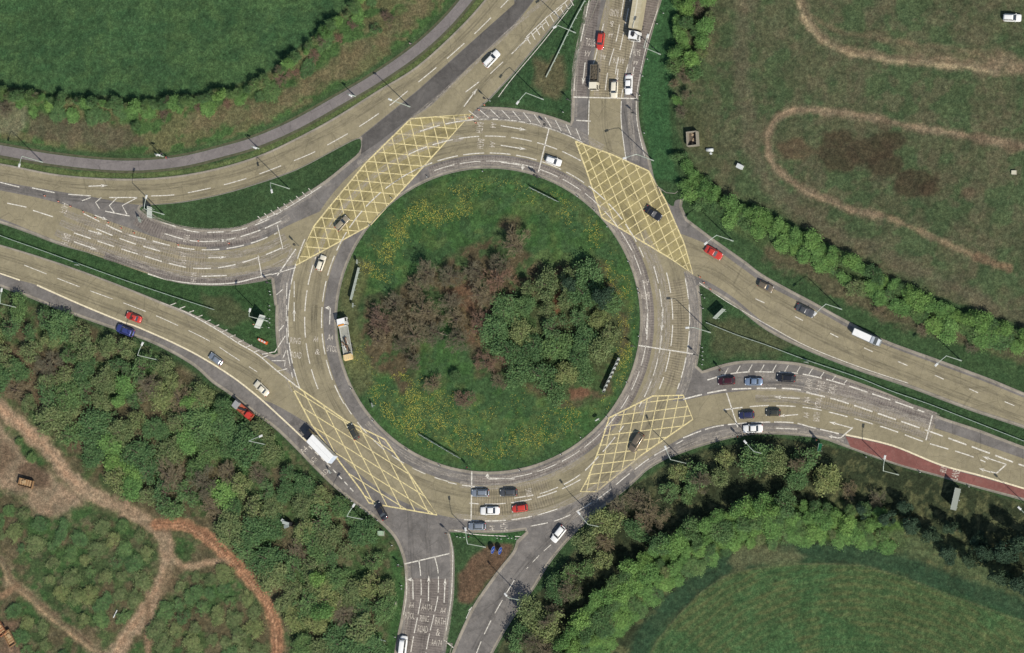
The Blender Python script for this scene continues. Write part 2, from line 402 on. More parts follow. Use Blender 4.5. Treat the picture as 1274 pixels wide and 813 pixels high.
# the roundabout island
paint(ISLAND, (52, 82, 48), 2, 0)
speck(ISLAND, (54, 90, 44), 0.5, 14, 0.7, 51, 10)
paint(arc(188, 150, 205) + arc(158, 205, 150), (84, 88, 58), 8, 6, 0.8)
speck(arc(183, 0, 360), (96, 106, 54), 0.56, 16, 0.22, 52, 10)
THK = sm([(520, 345), (560, 325), (610, 290), (640, 275), (655, 310), (690, 330), (740, 325), (775, 370), (778, 430), (755, 490), (690, 500), (640, 470), (600, 470), (580, 420), (560, 400), (520, 430), (510, 480), (480, 470), (455, 430), (450, 380), (480, 370)], 3, True)
paint(THK, (82, 68, 54), 10, 12, 0.85); speck(THK, (50, 80, 44), 0.52, 12, 0.8, 53)
paint([(608, 400), (700, 345), (775, 380), (770, 470), (690, 490), (650, 470), (612, 430)], (52, 78, 44), 10, 10, 0.6)
paint([(560, 360), (590, 350), (605, 390), (600, 430), (575, 420)], (100, 72, 58), 8, 10, 0.6); paint([(690, 370), (700, 355), (703, 378), (692, 395)], (116, 62, 50), 4, 5, .7)
paint([(710, 485), (735, 480), (732, 493), (712, 496)], (104, 76, 60), 4, 4)

# fine cover variation, then albedo
var = (0.80 + 0.42 * fbm(GX, GY, 9, 4, 71)) * (0.9 + 0.2 * fbm(GX, GY, 60, 2, 72))
base *= var[..., None]
gr = base.mean(-1, keepdims=True); base = base * 0.80 + gr * 0.20
base = np.clip(base * np.array([1.06, 1.05, 0.90]) / KG, 0.006, 0.8)
cls = np.zeros(GX.shape, int)
cls[(sdf(GX, GY, FIELD_NW) > 0) | (sdf(GX, GY, FSE) > 0) | (sdf(GX, GY, NE) > 0)] = 1
for dk in (da, db, dc, dt): cls[dk > 0] = 2
cls[(segdist(GX, GY, T1) < 6) | (segdist(GX, GY, T2) < 4.5)] = 2
H, Wd = GX.shape
dirs = np.stack([(GX - 637) / 1274 * 36 / LENS, (406.5 - GY) / 1274 * 36 / LENS, -np.ones(GX.shape)], -1) @ np.array(ROT).T
co = np.array(CAMPOS) + dirs * (-CAMPOS.z / dirs[..., 2])[..., None]
# gentle unevenness away from the paving
pavd = np.full(GX.shape, -1e9)
for pl in (P1, P2, P3, P4, P5, P6, RING): pavd = np.maximum(pavd, sdf(GX, GY, pl))
pavd = np.maximum(pavd, 8 - segdist(GX, GY, FP))
pavd = np.where((GX - CX) ** 2 + (GY - CY) ** 2 < 187 ** 2, -(187 - np.hypot(GX - CX, GY - CY)), pavd)
amp = np.clip(-pavd / 25, 0, 1)
co[..., 2] = amp * (fbm(GX, GY, 40, 4, 81) - 0.35) * 0.7
co[..., 2] += np.clip(1 - np.hypot(GX - CX, GY - CY) / 180, 0, 1) ** 1.0 * 1.2 * (np.hypot(GX - CX, GY - CY) < 187)
def gmat():
    def b(m, nt, p):
        a = N(nt, 'ShaderNodeAttribute', attribute_name='cover')
        ps = pos(nt)
        n1 = ramp(nt, noise_n(nt, ps, 0.9, 7, 0.82), [(0.34, 0.5), (0.5, 0.96), (0.66, 1.6)])
        n3 = ramp(nt, noise_n(nt, ps, 2.6, 3, 0.7), [(0.32, (0.66, 0.68, 0.72)), (0.5, (1, 1, 1)), (0.68, (1.42, 1.36, 1.36))])
        n2 = ramp(nt, noise_n(nt, ps, 0.28, 4, 0.6), [(0.3, (0.84, 0.88, 0.88)), (0.7, (1.18, 1.08, 1.06))])
        c = mul(nt, mul(nt, mul(nt, a.outputs['Color'], n1), n2), n3)
        nt.links.new(c, p.inputs['Base Color']); p.inputs['Roughness'].default_value = 0.95
        p.inputs['Specular IOR Level'].default_value = 0.15
        bp = N(nt, 'ShaderNodeBump'); bp.inputs['Strength'].default_value = 0.7; bp.inputs['Distance'].default_value = 0.25
        nt.links.new(noise_n(nt, ps, 2.2, 6, 0.8), bp.inputs['Height']); nt.links.new(bp.outputs[0], p.inputs['Normal'])
    return mat('ground_cover', b)
idx = np.arange(H * Wd).reshape(H, Wd)
quads = np.stack([idx[1:, :-1], idx[1:, 1:], idx[:-1, 1:], idx[:-1, :-1]], -1).reshape(-1, 4)
qc = cls[:-1, :-1].reshape(-1)
flatco = co.reshape(-1, 3); flatcol = np.concatenate([base.reshape(-1, 3), np.ones((H * Wd, 1))], 1)
def gpart(name, sel, extra=None):
    q = quads[sel]; used, inv = np.unique(q, return_inverse=True); q = inv.reshape(-1, 4)
    v = flatco[used]; c = flatcol[used]
    if extra is not None:
        b0 = len(v); v = np.concatenate([v, extra[0]]); c = np.concatenate([c, extra[1]]); q = np.concatenate([q, extra[2] + b0])
    me = bpy.data.meshes.new(name)
    me.vertices.add(len(v)); me.vertices.foreach_set('co', v.ravel())
    me.loops.add(len(q) * 4); me.loops.foreach_set('vertex_index', q.ravel().astype(np.int32))
    me.polygons.add(len(q)); me.polygons.foreach_set('loop_start', np.arange(len(q), dtype=np.int32) * 4)
    me.update(calc_edges=True)
    at = me.color_attributes.new('cover', 'FLOAT_COLOR', 'POINT'); at.data.foreach_set('color', c.ravel())
    me.materials.append(gmat()); me.shade_smooth()
    return struct(link(bpy.data.objects.new(name, me)))
rim = [co[0, 0], co[0, -1], co[-1, -1], co[-1, 0]]
far = [(-4000, 4000, 0), (4000, 4000, 0), (4000, -4000, 0), (-4000, -4000, 0)]
ex = np.array([list(r[:2]) + [0] for r in rim] + far, float)
exq = np.array([[1, 0, 4, 5], [2, 1, 5, 6], [3, 2, 6, 7], [0, 3, 7, 4]])
exc = np.tile(np.array([*(lin((58, 80, 48)) / KG), 1.0]), (8, 1))
gpart('ground', qc == 0, (ex, exc, exq)); gpart('field', qc == 1); gpart('dirt_track', qc == 2)

# ------------------------------------------------------------------ roads
def asphalt(name, c, patch=0.25, ribs=False, dust=0.35):
    patch *= 1.25
    def b(m, nt, p):
        ps = pos(nt)
        n1 = ramp(nt, noise_n(nt, ps, 6, 5, 0.7), [(0.3, 0.80), (0.7, 1.18)])
        n2 = ramp(nt, noise_n(nt, ps, 0.22, 5, 0.62, 0.6), [(0.32, 1 - patch), (0.7, 1 + patch * 0.6)])
        n3 = ramp(nt, noise_n(nt, ps, 1.1, 6, 0.7), [(0.35, 0.88), (0.68, 1.1)])
        cc = mul(nt, mul(nt, mul(nt, tuple(c), n1), n2), n3)
        v = N(nt, 'ShaderNodeTexVoronoi', feature='DISTANCE_TO_EDGE'); v.inputs['Scale'].default_value = 0.16
        nt.links.new(ps, v.inputs['Vector'])
        cc = mul(nt, cc, ramp(nt, v.outputs[0], [(0.0, 0.72), (0.012, 1.0)]))
        if ribs:
            u = N(nt, 'ShaderNodeUVMap'); wv = N(nt, 'ShaderNodeTexWave', wave_type='BANDS', bands_direction='Y')
            wv.inputs['Scale'].default_value = 0.5; wv.inputs['Distortion'].default_value = 1.6; wv.inputs['Detail'].default_value = 3
            nt.links.new(u.outputs[0], wv.inputs[0])
            rb = ramp(nt, wv.outputs['Fac'], [(0.2, 0.68), (0.8, 1.14)])
            cc = mul(nt, cc, rb, ramp(nt, noise_n(nt, ps, 0.7, 3), [(0.35, 0.15), (0.62, 1.0)]))
        dst = ramp(nt, noise_n(nt, ps, 0.75, 7, 0.75, 1.2), [(0.5, 0.0), (0.72, 1.0)])
        dm = N(nt, 'ShaderNodeMath', operation='MULTIPLY'); dm.inputs[1].default_value = dust
        nt.links.new(dst, dm.inputs[0])
        cc = mul(nt, cc, alb(168, 158, 146), dm.outputs[0], 'MIX')
        nt.links.new(cc, p.inputs['Base Color']); p.inputs['Roughness'].default_value = 0.85
        p.inputs['Specular IOR Level'].default_value = 0.3
    return mat(name, b)
GREY = asphalt('asphalt_grey', alb(122, 117, 112))
TAN = asphalt('asphalt_buff', alb(150, 140, 113), 0.14, dust=0.15)
DARK = asphalt('asphalt_dark', alb(98, 94, 90), dust=0.1)
RED = asphalt('asphalt_red', alb(136, 88, 80), 0.15, dust=0.15)
PATHM = asphalt('path_asphalt', alb(128, 121, 118), 0.12, dust=0.2)
RIBG = asphalt('worn_ribbed_grey', alb(124, 115, 108), 0.2, True, 0.5)
RIBT = asphalt('worn_ribbed_buff', alb(152, 141, 116), 0.15, True, 0.3)
ZR = 0.012
road = meshobj('road', [P(v[0], v[1], ZR) for v in rv], [tuple(t) for t in rf], GREY)
bm = bmesh.new(); bm.from_mesh(road.data)
for f in bm.faces:
    if f.normal.z < 0: f.normal_flip()
bm.to_mesh(road.data); bm.free(); struct(road)
# pale worn channel along the kerbs and the kerbs themselves
CH = Flat(0.020); KB = MB()
for lp in LOOPS:
    q = lp + [lp[0]]
    A = sum(a[0] * b[1] - b[0] * a[1] for a, b in zip(q, q[1:]))
    W = PP(q)
    for i in range(len(q) - 1):
        a, b = q[i], q[i + 1]
        if math.dist(a, b) < 0.05: continue
        if min(a[0], b[0]) < -58 or max(a[0], b[0]) > 1336 or min(a[1], b[1]) < -44 or max(a[1], b[1]) > 856: continue
        wa, wb = W[i], W[i + 1]
        KB.box((wa + wb) / 2 + Vector((0, 0, 0.06)), ((wb - wa).length + 0.03, 0.16, 0.12), math.atan2(wb.y - wa.y, wb.x - wa.x))
    CH.ribbon(q[:-1] + [q[0]], 4.2 if abs(A) > 0 else 3)
KERB = plain('kerb_stone', alb(150, 144, 132), 0.9, var=0.35)
struct(KB.build('kerb', KERB))
WORN = asphalt('worn_edge', alb(158, 149, 134), 0.3, dust=0.4)
# keep only the strip that lies on the road
def inroad(px, py):
    c = False
    for lp in LOOPS:
        n = len(lp)
        for i in range(n):
            ax, ay = lp[i]; bx, by = lp[(i + 1) % n]
            if (ay > py) != (by > py) and px < (bx - ax) * (py - ay) / (by - ay) + ax: c = not c
    return c
ch = Flat(0.016)
for lp in LOOPS:
    q = lp + [lp[0]]
    pl = [q[0]]
    for p_ in q[1:]:
        if math.dist(p_, pl[-1]) > 1.5: pl.append(p_)
    ti = offs(pl, 1.0); k = len(pl) // 2
    sgn = 1 if inroad(*ti[k]) else -1
    mid = offs(pl, sgn * 1.6)
    ch.ribbon([m for m in mid if -62 < m[0] < 1338 and -48 < m[1] < 858], 3.2)
struct(ch.build('road_edge', WORN))

def region(name, polys, m, z):
    f = Flat(z)
    v, fc = cdt(polys, []) if len(polys) > 1 else cdt(polys, [])
    o = meshobj(name, [P(a[0], a[1], z) for a in v], [tuple(t) for t in fc], m)
    bm = bmesh.new(); bm.from_mesh(o.data)
    for q in bm.faces:
        if q.normal.z < 0: q.normal_flip()
    bm.to_mesh(o.data); bm.free(); return struct(o)
def shrink(pl, d): return offs(pl, d)
TB1 = offs(UPPER1, 2)[:-1] + [(640, 5), (569, 68), (519, 113), (451, 168)] + sm([(446, 172), (418, 187), (391, 203), (368, 211), (320, 228), (276, 241), (226, 251), (173, 255), (113, 245), (40, 233), (0, 226), (-60, 216)])
TB2 = sm([(-60, 222), (0, 237), (50, 247), (100, 261), (151, 281), (201, 298), (239, 309), (276, 312), (320, 302), (356, 282), (401, 262)]) + [(430, 230), (400, 300), (367, 330)] + sm([(340, 333), (318, 338), (289, 344), (251, 347), (214, 339), (176, 327), (113, 311), (75, 301), (38, 287), (0, 272), (-60, 256)])
TB4 = [(509, 149), (537, 131), (582, 85), (638, 35), (661, 5), (700, -45), (750, -45), (709, 4), (672, 50), (636, 93), (609, 121), (588, 140), (600, 160)]
TB5 = sm([(-60, 292), (0, 307), (50, 322), (100, 339), (151, 358), (201, 379), (239, 395), (271, 411), (296, 425), (320, 438), (345, 455), (380, 480), (425, 520)]) + [(425, 560)] + sm([(393, 535), (378, 524), (343, 504), (318, 493), (289, 469), (251, 445), (214, 426), (171, 406), (151, 399), (100, 379), (48, 356), (25, 349), (0, 339), (-60, 318)])
TB6 = sm([(847, 291), (870, 300), (887, 308), (925, 335), (954, 355), (1017, 387), (1055, 408), (1100, 429), (1168, 454), (1230, 477), (1274, 495), (1340, 520)]) + sm([(1340, 552), (1274, 529), (1205, 506), (1130, 478), (1067, 457), (1004, 432), (954, 404), (912, 370), (880, 350)]) + [(830, 330)]
TB7 = sm([(850, 499), (887, 491), (956, 484), (992, 487), (1055, 499), (1130, 524), (1163, 533), (1205, 547), (1274, 571), (1340, 594)]) + sm([(1340, 626), (1274, 607), (1170, 578), (1110, 554), (1052, 541), (1004, 530), (956, 526), (887, 530), (850, 544), (812, 567), (790, 585)]) + [(760, 560), (800, 500)]
TB8 = sm([(766, -50), (754, 0), (745, 38), (737, 83), (733, 123), (731, 154), (734, 190)]) + [(785, 215)] + sm([(779, 204), (773, 154), (773, 123), (779, 88), (785, 40), (792, 0), (802, -50)])
ann = arc(250, 0, 360, 90)[:-1]
v_, f_ = cdt([TB1, TB2, TB4, TB5, TB6, TB7, TB8, ann], [arc(206, 0, 360, 80)[:-1], ISL1])
tb = meshobj('road_surfacing', [P(a[0], a[1], 0.024) for a in v_], [tuple(t) for t in f_], TAN)
bm = bmesh.new(); bm.from_mesh(tb.data)
for q in bm.faces:
    if q.normal.z < 0: q.normal_flip()
bm.to_mesh(tb.data); bm.free(); struct(tb)
MED = [(451, 169), (519, 114), (569, 69), (638, 6), (672, -45), (695, -45), (661, 4), (636, 34), (582, 84), (537, 130), (509, 148), (470, 178), (449, 192)]
region('road_median', [MED], DARK, 0.018)
region('bus_lane', [sm([(1052, 543), (1110, 556), (1170, 580), (1220, 594), (1274, 609), (1340, 628)]) + sm([(1340, 640), (1274, 620), (1205, 602), (1168, 591), (1117, 577), (1058, 556)])], RED, 0.028)
f = Flat(0.012); f.ribbon(FP, 12.5); struct(f.build('footpath', PATHM))
f = Flat(0.010); f.ribbon(offs(FP, 8), 3); f.ribbon(offs(FP, -8), 2.5); struct(f.build('footpath_edge', plain('path_edge', alb(96, 96, 70), 0.95, var=0.5, scale=0.8)))
# ribbed worn surfacing on the approaches
def ribbed(name, pl, w_, m, z):
    l, r = offs(pl, -w_ / 2), offs(pl, w_ / 2); n = len(pl)
    L, Rr = PP(l, z), PP(r, z)
    o = meshobj(name, L + Rr, [(i + n, i + n + 1, i + 1, i) for i in range(n - 1)], m)
    bm = bmesh.new(); bm.from_mesh(o.data); uvl = bm.loops.layers.uv.new('UVMap')
    s = [0]
    for a, b in zip(pl, pl[1:]): s.append(s[-1] + math.dist(a, b) * 0.2)
    bm.verts.ensure_lookup_table()
    for q in bm.faces:
        for lo in q.loops:
            i = lo.vert.index
            lo[uvl].uv = (0 if i < n else w_ * 0.2, s[i % n])
        if q.normal.z < 0: q.normal_flip()
    bm.to_mesh(o.data); bm.free(); return struct(o)
WEST = sm([(75, 276), (100, 287), (151, 305), (201, 322), (245, 330), (290, 330), (330, 322), (362, 306)])
ribbed('high_friction_surfacing', cut(WEST, 20, 190), 46, RIBT, 0.030)
ribbed('high_friction_surfacing', offs(sm([(176, 262), (201, 276), (239, 286), (289, 286), (318, 277)]), 11), 18, RIBG, 0.031)
ribbed('high_friction_surfacing', sm([(130, 318), (176, 332), (214, 345), (251, 350), (289, 350), (330, 343)]), 9, RIBG, 0.034)
EAST = sm([(1163, 532), (1130, 520), (1080, 504), (1030, 491), (985, 483), (940, 482)])
ribbed('high_friction_surfacing', cut(offs(EAST, -7), 0, 150), 20, RIBT, 0.031)
ribbed('high_friction_surfacing', sm([(1163, 522), (1120, 507), (1080, 493), (1042, 482), (1015, 476)]), 18, RIBG, 0.032)
ribbed('high_friction_surfacing', sm([(788, -30), (782, 0), (770, 45), (760, 90), (757, 122)]), 38, RIBT, 0.030)
ribbed('high_friction_surfacing', sm([(740, 0), (735, 30), (728, 60), (724, 90), (722, 122)]), 15, RIBG, 0.031)
ribbed('high_friction_surfacing', sm([(812, 0), (803, 45), (792, 85), (785, 122)]), 14, RIBG, 0.031)
ribbed('high_friction_surfacing', sm([(520, 840), (527, 790), (532, 750), (533, 720)]), 50, RIBG, 0.020)
ribbed('high_friction_surfacing', arc(199, -50, 32), 13, RIBG, 0.020)
ribbed('high_friction_surfacing', arc(199, -112, -50), 11, RIBG, 0.020)
ribbed('high_friction_surfacing', arc(236, -12, 20), 24, RIBT, 0.030)
ribbed('high_friction_surfacing', arc(199, 32, 95), 10, RIBG, 0.020)
ribbed('high_friction_surfacing', arc(226, 70, 95), 34, RIBT, 0.030)

def dustmat():
    def b(m, nt, p):
        u = N(nt, 'ShaderNodeUVMap'); mp = N(nt, 'ShaderNodeMapping'); mp.inputs['Scale'].default_value = (1.6, 0.12, 1)
        nt.links.new(u.outputs[0], mp.inputs[0])
        a = ramp(nt, noise_n(nt, mp.outputs[0], 2.0, 6, 0.75), [(0.40, 0.0), (0.62, 0.95)])
        e = N(nt, 'ShaderNodeSeparateXYZ'); nt.links.new(u.outputs[0], e.inputs[0])
        n2 = ramp(nt, noise_n(nt, pos(nt), 1.4, 5, 0.75), [(0.38, 0.25), (0.6, 1.0)])
        k = N(nt, 'ShaderNodeMath', operation='MULTIPLY'); nt.links.new(a, k.inputs[0]); nt.links.new(n2, k.inputs[1])
        p.inputs['Base Color'].default_value = (*alb(188, 178, 164), 1); p.inputs['Roughness'].default_value = 0.9
        nt.links.new(k.outputs[0], p.inputs['Alpha'])
    return mat('road_dust', b)
DUST = dustmat()
for k_, (pl_, w_) in enumerate(((arc(229, 195, 262), 7), (arc(197, -112, 35), 11), (arc(252, -70, -130), 8), (arc(218, -30, 32), 16), (arc(256, -14, 22), 12), (arc(198, 35, 140), 7), (arc(248, 55, 100), 9), (arc(258, 160, 200), 10), (arc(207, 55, 100), 8),
        (WEST, 9), (offs(WEST, -13), 9), (offs(WEST, 14), 9), (sm([(176, 262), (201, 277), (239, 287), (289, 287), (318, 278), (368, 252), (410, 226)]), 8), (sm([(200, 292), (240, 300), (290, 298), (330, 287), (360, 270)]), 8),
        (EAST, 9), (offs(EAST, -14), 9), (offs(EAST, 13), 9), (sm([(790, 590), (830, 566), (887, 542), (950, 535), (1017, 538), (1050, 548)]), 9), (sm([(733, 0), (725, 40), (716, 85), (714, 146)]), 8), (sm([(800, 0), (788, 60), (782, 120), (790, 200)]), 7), (sm([(757, 0), (748, 60), (742, 120)]), 6),
        (sm([(508, 705), (508, 750), (500, 813)]), 7), (sm([(562, 680), (562, 740), (552, 810)]), 6), (sm([(1160, 530), (1100, 510), (1040, 490), (1000, 480)]), 12), (sm([(700, 650), (740, 620), (780, 585), (830, 556)]), 12), (sm([(590, 142), (640, 140), (700, 158), (750, 185)]), 9), (sm([(509, 150), (560, 108), (640, 33), (690, -10)]), 5))):
    ribbed('road_dust', pl_, w_, DUST, 0.033 + 0.0007 * (k_ % 14))

def tyremat():
    def b(m, nt, p):
        u = N(nt, 'ShaderNodeUVMap'); mp = N(nt, 'ShaderNodeMapping'); mp.inputs['Scale'].default_value = (1.3, 0.05, 1)
        nt.links.new(u.outputs[0], mp.inputs[0])
        a = ramp(nt, noise_n(nt, mp.outputs[0], 2.0, 5, 0.7), [(0.42, 0.0), (0.66, 0.27)])
        p.inputs['Base Color'].default_value = (0.03, 0.029, 0.027, 1); p.inputs['Roughness'].default_value = 0.7
        nt.links.new(a, p.inputs['Alpha'])
    return mat('tyre_darkening', b)
TY = tyremat()
lanes = [(arc(218, 180, 545), 9), (arc(239, 150, 330), 9), (arc(239, -20, 110), 9), (offs(UPPER1, 11), 8), (offs(UPPER1, 27)[:40], 8), (WEST, 8), (offs(WEST, 15), 8), (offs(WEST, -13), 8),
         (offs(TB5[:60], 10), 8), (offs(TB5[:60], 28), 8), (sm([(847, 300), (887, 318), (954, 365), (1055, 418), (1168, 464), (1340, 530)]), 8), (sm([(847, 330), (887, 338), (954, 385), (1055, 437), (1168, 483), (1340, 548)]), 8),
         (offs(EAST, 3), 8), (offs(EAST, -16), 8), (sm([(745, -30), (740, 30), (733, 80), (731, 150)]), 6), (sm([(772, -30), (764, 40), (755, 90), (752, 150), (760, 190)]), 7), (sm([(790, -10), (780, 60), (775, 120), (785, 190)]), 6),
         (sm([(509, 620), (512, 700), (513, 760), (502, 830)]), 7), (sm([(530, 640), (534, 700), (532, 760), (522, 830)]), 7), (sm([(760, 590), (700, 655), (640, 720), (590, 810)]), 9), (sm([(590, 160), (620, 120), (680, 50), (735, -20)]), 8), (sm([(560, 150), (600, 105), (655, 45), (710, -30)]), 8)]
for k_, (pl_, w_) in enumerate(lanes): ribbed('tyre_marks', pl_, w_, TY, 0.0325 + 0.00045 * k_)
BOXT = asphalt('asphalt_yellowish', alb(162, 149, 104), 0.25, dust=.3)
for k_, pl_ in enumerate(([(511, 148), (586, 142), (529, 205), (461, 280), (367, 331), (391, 281), (408, 260), (455, 203)], [(716, 176), (760, 192), (807, 213), (828, 250), (851, 303), (862, 341), (833, 321), (749, 271), (730, 213)])): region('road_surfacing', [pl_], BOXT, 0.0285)
# ------------------------------------------------------------------ road markings
def paintmat(name, c, wear=0.5):
    def b(m, nt, p):
        ps = pos(nt)
        wv = ramp(nt, noise_n(nt, ps, 2.2, 6, 0.75), [(0.42, 0.0), (0.60, 1.0)])
        k = N(nt, 'ShaderNodeMath', operation='MULTIPLY'); k.inputs[1].default_value = wear
        nt.links.new(wv, k.inputs[0])
        c2 = mul(nt, tuple(c), alb(140, 130, 116), k.outputs[0], 'MIX')
        nt.links.new(c2, p.inputs['Base Color']); p.inputs['Roughness'].default_value = 0.7
    return mat(name, b)
WHITE = paintmat('white_road_paint', alb(240, 234, 220), 0.75)
CREAM = paintmat('cream_road_paint', alb(246, 232, 196), 0.45)
YELLOW = paintmat('yellow_road_paint', alb(240, 222, 160), 0.65)
ZM = 0.044
mk = Flat(ZM)                       # white lane lines
# north-west carriageway
LB = sm([(188, 244), (222, 242), (271, 232), (316, 219), (376, 196), (403, 183), (445, 159), (484, 132), (521, 102), (562, 68), (601, 32), (640, -8)])
mk.dash(LB, 29, 17, 1.1)
for a, b in (((-30, 220), (-2, 226)), ((0, 227), (24, 233)), ((40, 234), (68, 240)), ((85, 242), (113, 244)), ((136, 246), (171, 246)), ((9, 253), (33, 258)), ((41, 262), (66, 270)), ((131, 263), (161, 269)), ((-30, 243), (-8, 249))): mk.ribbon([a, b], 1.3)
for q in ([(146, 246), (136, 256), (143, 266)], [(171, 246), (152, 256), (158, 267)], [(126, 246), (119, 252), (124, 260)], [(113, 246), (102, 250)]): mk.ribbon(q, 1.2)
mk.ribbon([(579, 115), (596, 102)], 1.1); mk.dash([(610, 92), (700, 8)], 22, 14, 1.0)
ED = [(655, 46), (680, 22), (703, 3), (730, -20)]
mk.ribbon(ED, 1.0)
for t in range(0, 80, 8):
    c_ = cut(ED, t, t + 1)
    if c_: mk.ribbon([c_[0], (c_[0][0] + 5, c_[0][1] + 9)], 1.0)
mk.ribbon(sm([(620, 121), (638, 97), (676, 52), (712, 6)]), 0.8)
# Bath road eastbound approach
for q in ([(104, 266), (154, 290), (186, 299), (218, 307), (250, 311), (285, 309), (318, 301), (345, 290)], [(92, 290), (145, 308), (177, 318), (207, 327), (241, 334), (280, 332), (320, 321), (350, 309)], [(120, 285), (160, 301), (200, 313)]):
    mk.dash(sm(q), 22, 9, 1.4)
mk.ribbon(sm([(184, 341), (214, 349.5), (251, 353.5), (289, 352.5), (318, 346), (338, 341)]), 1.5)
mk.ribbon([(251, 344), (282, 343)], 1.4)
mk.dash(sm([(200, 276), (239, 288), (270, 289), (299, 286), (330, 275), (355, 260)]), 20, 10, 1.2)
mk.dash(sm([(205, 291), (240, 300), (280, 299), (320, 288), (350, 275)]), 26, 6, 1.3)
mk.ribbon([(321, 318), (326, 346)], 1.2); mk.ribbon([(345, 280), (352, 310)], 1.0)
HL = sm([(322, 276), (352, 262), (380, 245), (400, 232)])
mk.ribbon(HL, .9)
for t in range(4, 84, 9):
    c_ = cut(HL, t, t + 1)
    if c_: mk.ribbon([c_[0], (c_[0][0] - 5, c_[0][1] - 5)], .9)
# Bath road westbound
mk.dash(sm([(30, 330), (83, 351), (112, 362), (156, 378), (201, 396), (256, 422), (286, 441), (320, 463)]), 30, 14, 0.9)
HU = sm([(200, 376), (230, 388), (271, 411), (296, 427), (320, 441), (345, 462), (372, 483)])
mk.ribbon(HU, 1.3)
for t in range(12, 150, 12):
    c_ = cut(HU, t, t + 1)
    if c_: mk.ribbon([c_[0], (c_[0][0] + 8, c_[0][1] - 3)], 1.0)
crm = Flat(ZM + 0.002)
crm.ribbon(sm([(46, 355), (100, 379), (151, 400), (171, 407), (214, 426), (251, 445), (289, 469), (320, 493), (350, 520), (381, 549)]), 1.9)
crm.ribbon([(-30, 330), (25, 349)], 1.6)
mk.dash(sm([(384, 555), (410, 580), (440, 612)]), 6, 4.5, 1.3)
# western splitter
mk.dash([(357, 352), (356, 400), (358, 440), (364, 470)], 20, 8, 1.0); mk.dash([(366, 350), (366, 396)], 20, 6, 1.0)
for q in ([(352, 360), (344, 367)], [(353, 405), (347, 412)], [(355, 418), (342, 438), (326, 441)], [(356, 436), (352, 446)], [(338, 449), (355, 449), (354, 456)], [(346, 462), (357, 459)]): mk.ribbon(q, 1.1)
# circulatory lanes
for r_, segs in ((208, ((-126, -22), (92, 104), (150, 250))), (229, ((-116, -60), (-15, 22), (60, 96), (158, 200))), (250, ((-110, -62), (-12, 20), (70, 97), (160, 205))), (198, ((-110, -10), (-10, 34), (36, 90)))):
    for a0, a1 in segs: mk.dash(arc(r_, a0, a1), 26, 7, 1.25 if r_ != 198 else .9)
mk.dash(arc(216, -18, 30), 22, 7, 1.1); mk.dash(arc(207, 104, 150), 18, 12, 1.0)
mk.ribbon(arc(250, -98, -64), 1.3)
for a_ in range(-94, -62, 3): mk.ribbon([(CX + 252 * math.cos(R(a_ + 1)), CY + 252 * math.sin(R(a_ + 1))), (CX + 262 * math.cos(R(a_ - 1.5)), CY + 262 * math.sin(R(a_ - 1.5)))], 0.9)
# stop lines
for a, b in (((794, 430), (866, 441)), ((713, 121), (793, 123)), ((503, 702), (559, 689)), ((587, 586), (586, 660)), ((683, 160), (670, 214)), ((904, 489), (918, 532)), ((1160, 517), (1152, 548)), ((717, 150), (735, 151)), ((368, 310), (345, 343))): mk.ribbon([a, b], 1.5)
mk.ribbon(sm([(338, 342), (368, 333)]), 1.2)
# north arm
for q in ([(733, 0), (725, 40), (716, 85), (714, 120)], [(787, -20), (782, 10), (774, 50), (766, 90), (764, 122)], [(776, 0), (768, 45), (757, 85), (752, 122)], [(751, 30), (741, 70), (734, 95), (732, 122)], [(795, 20), (788, 55), (779, 90), (773, 122)]):
    mk.dash(sm(q), 22, 9, 1.15)
mk.ribbon(sm([(773, 126), (773, 154), (779, 200)]), 1.0); mk.ribbon([(733, 124), (732, 168)], 1.0)
mk.ribbon(sm([(819, 10), (806, 50), (797, 90), (792, 122), (793, 155), (802, 195)]), 0.8)
# east: bypass exit and entry
for a, b in (((989, 394), (999, 399)), ((1033, 415), (1043, 420)), ((1075, 433), (1086, 438)), ((1117, 450), (1129, 455)), ((1163, 467), (1174, 472)), ((1206, 484), (1217, 489)), ((1250, 500), (1262, 505)), ((940, 372), (951, 377))): mk.ribbon([a, b], 1.1)
mk.ribbon(sm([(870, 352), (905, 376), (954, 404), (1004, 431), (1067, 456), (1130, 477)]), .8)
HE = sm([(880, 473), (905, 466), (930, 463), (954, 463), (985, 464), (1010, 468), (1045, 477), (1105, 497), (1150, 513)])
mk.dash(HE, 24, 6, 1.5)
for t in range(22, 175, 15):
    c_ = cut(HE, t, t + 1)
    if c_: mk.ribbon([c_[0], (c_[0][0] + 5, c_[0][1] - 9 + max(0, (t - 100) * .05))], 1.0)
mk.dash(sm([(850, 497), (887, 488), (920, 484), (985, 484), (1010, 490), (1045, 499), (1105, 519), (1165, 540), (1220, 560), (1274, 580), (1330, 598)]), 24, 7, 1.8)
mk.dash(sm([(900, 510), (950, 505), (1000, 507), (1040, 515), (1100, 532), (1150, 550), (1200, 565), (1226, 575)]), 24, 9, 1.4)
mk.dash(sm([(850, 545), (890, 531), (940, 526), (985, 526), (1010, 532), (1045, 540)]), 24, 5, 1.5)
mk.ribbon([(965, 533), (992, 534)], 1.4)
crm.ribbon(sm([(1052, 541), (1110, 554.5), (1170, 578.5), (1220, 592), (1274, 608), (1340, 628)]), 2.0)
mk.ribbon([(1252, 578), (1240, 589), (1232, 587)], 1.6); mk.ribbon([(1061, 532), (1046, 545), (1042, 545)], 1.5)
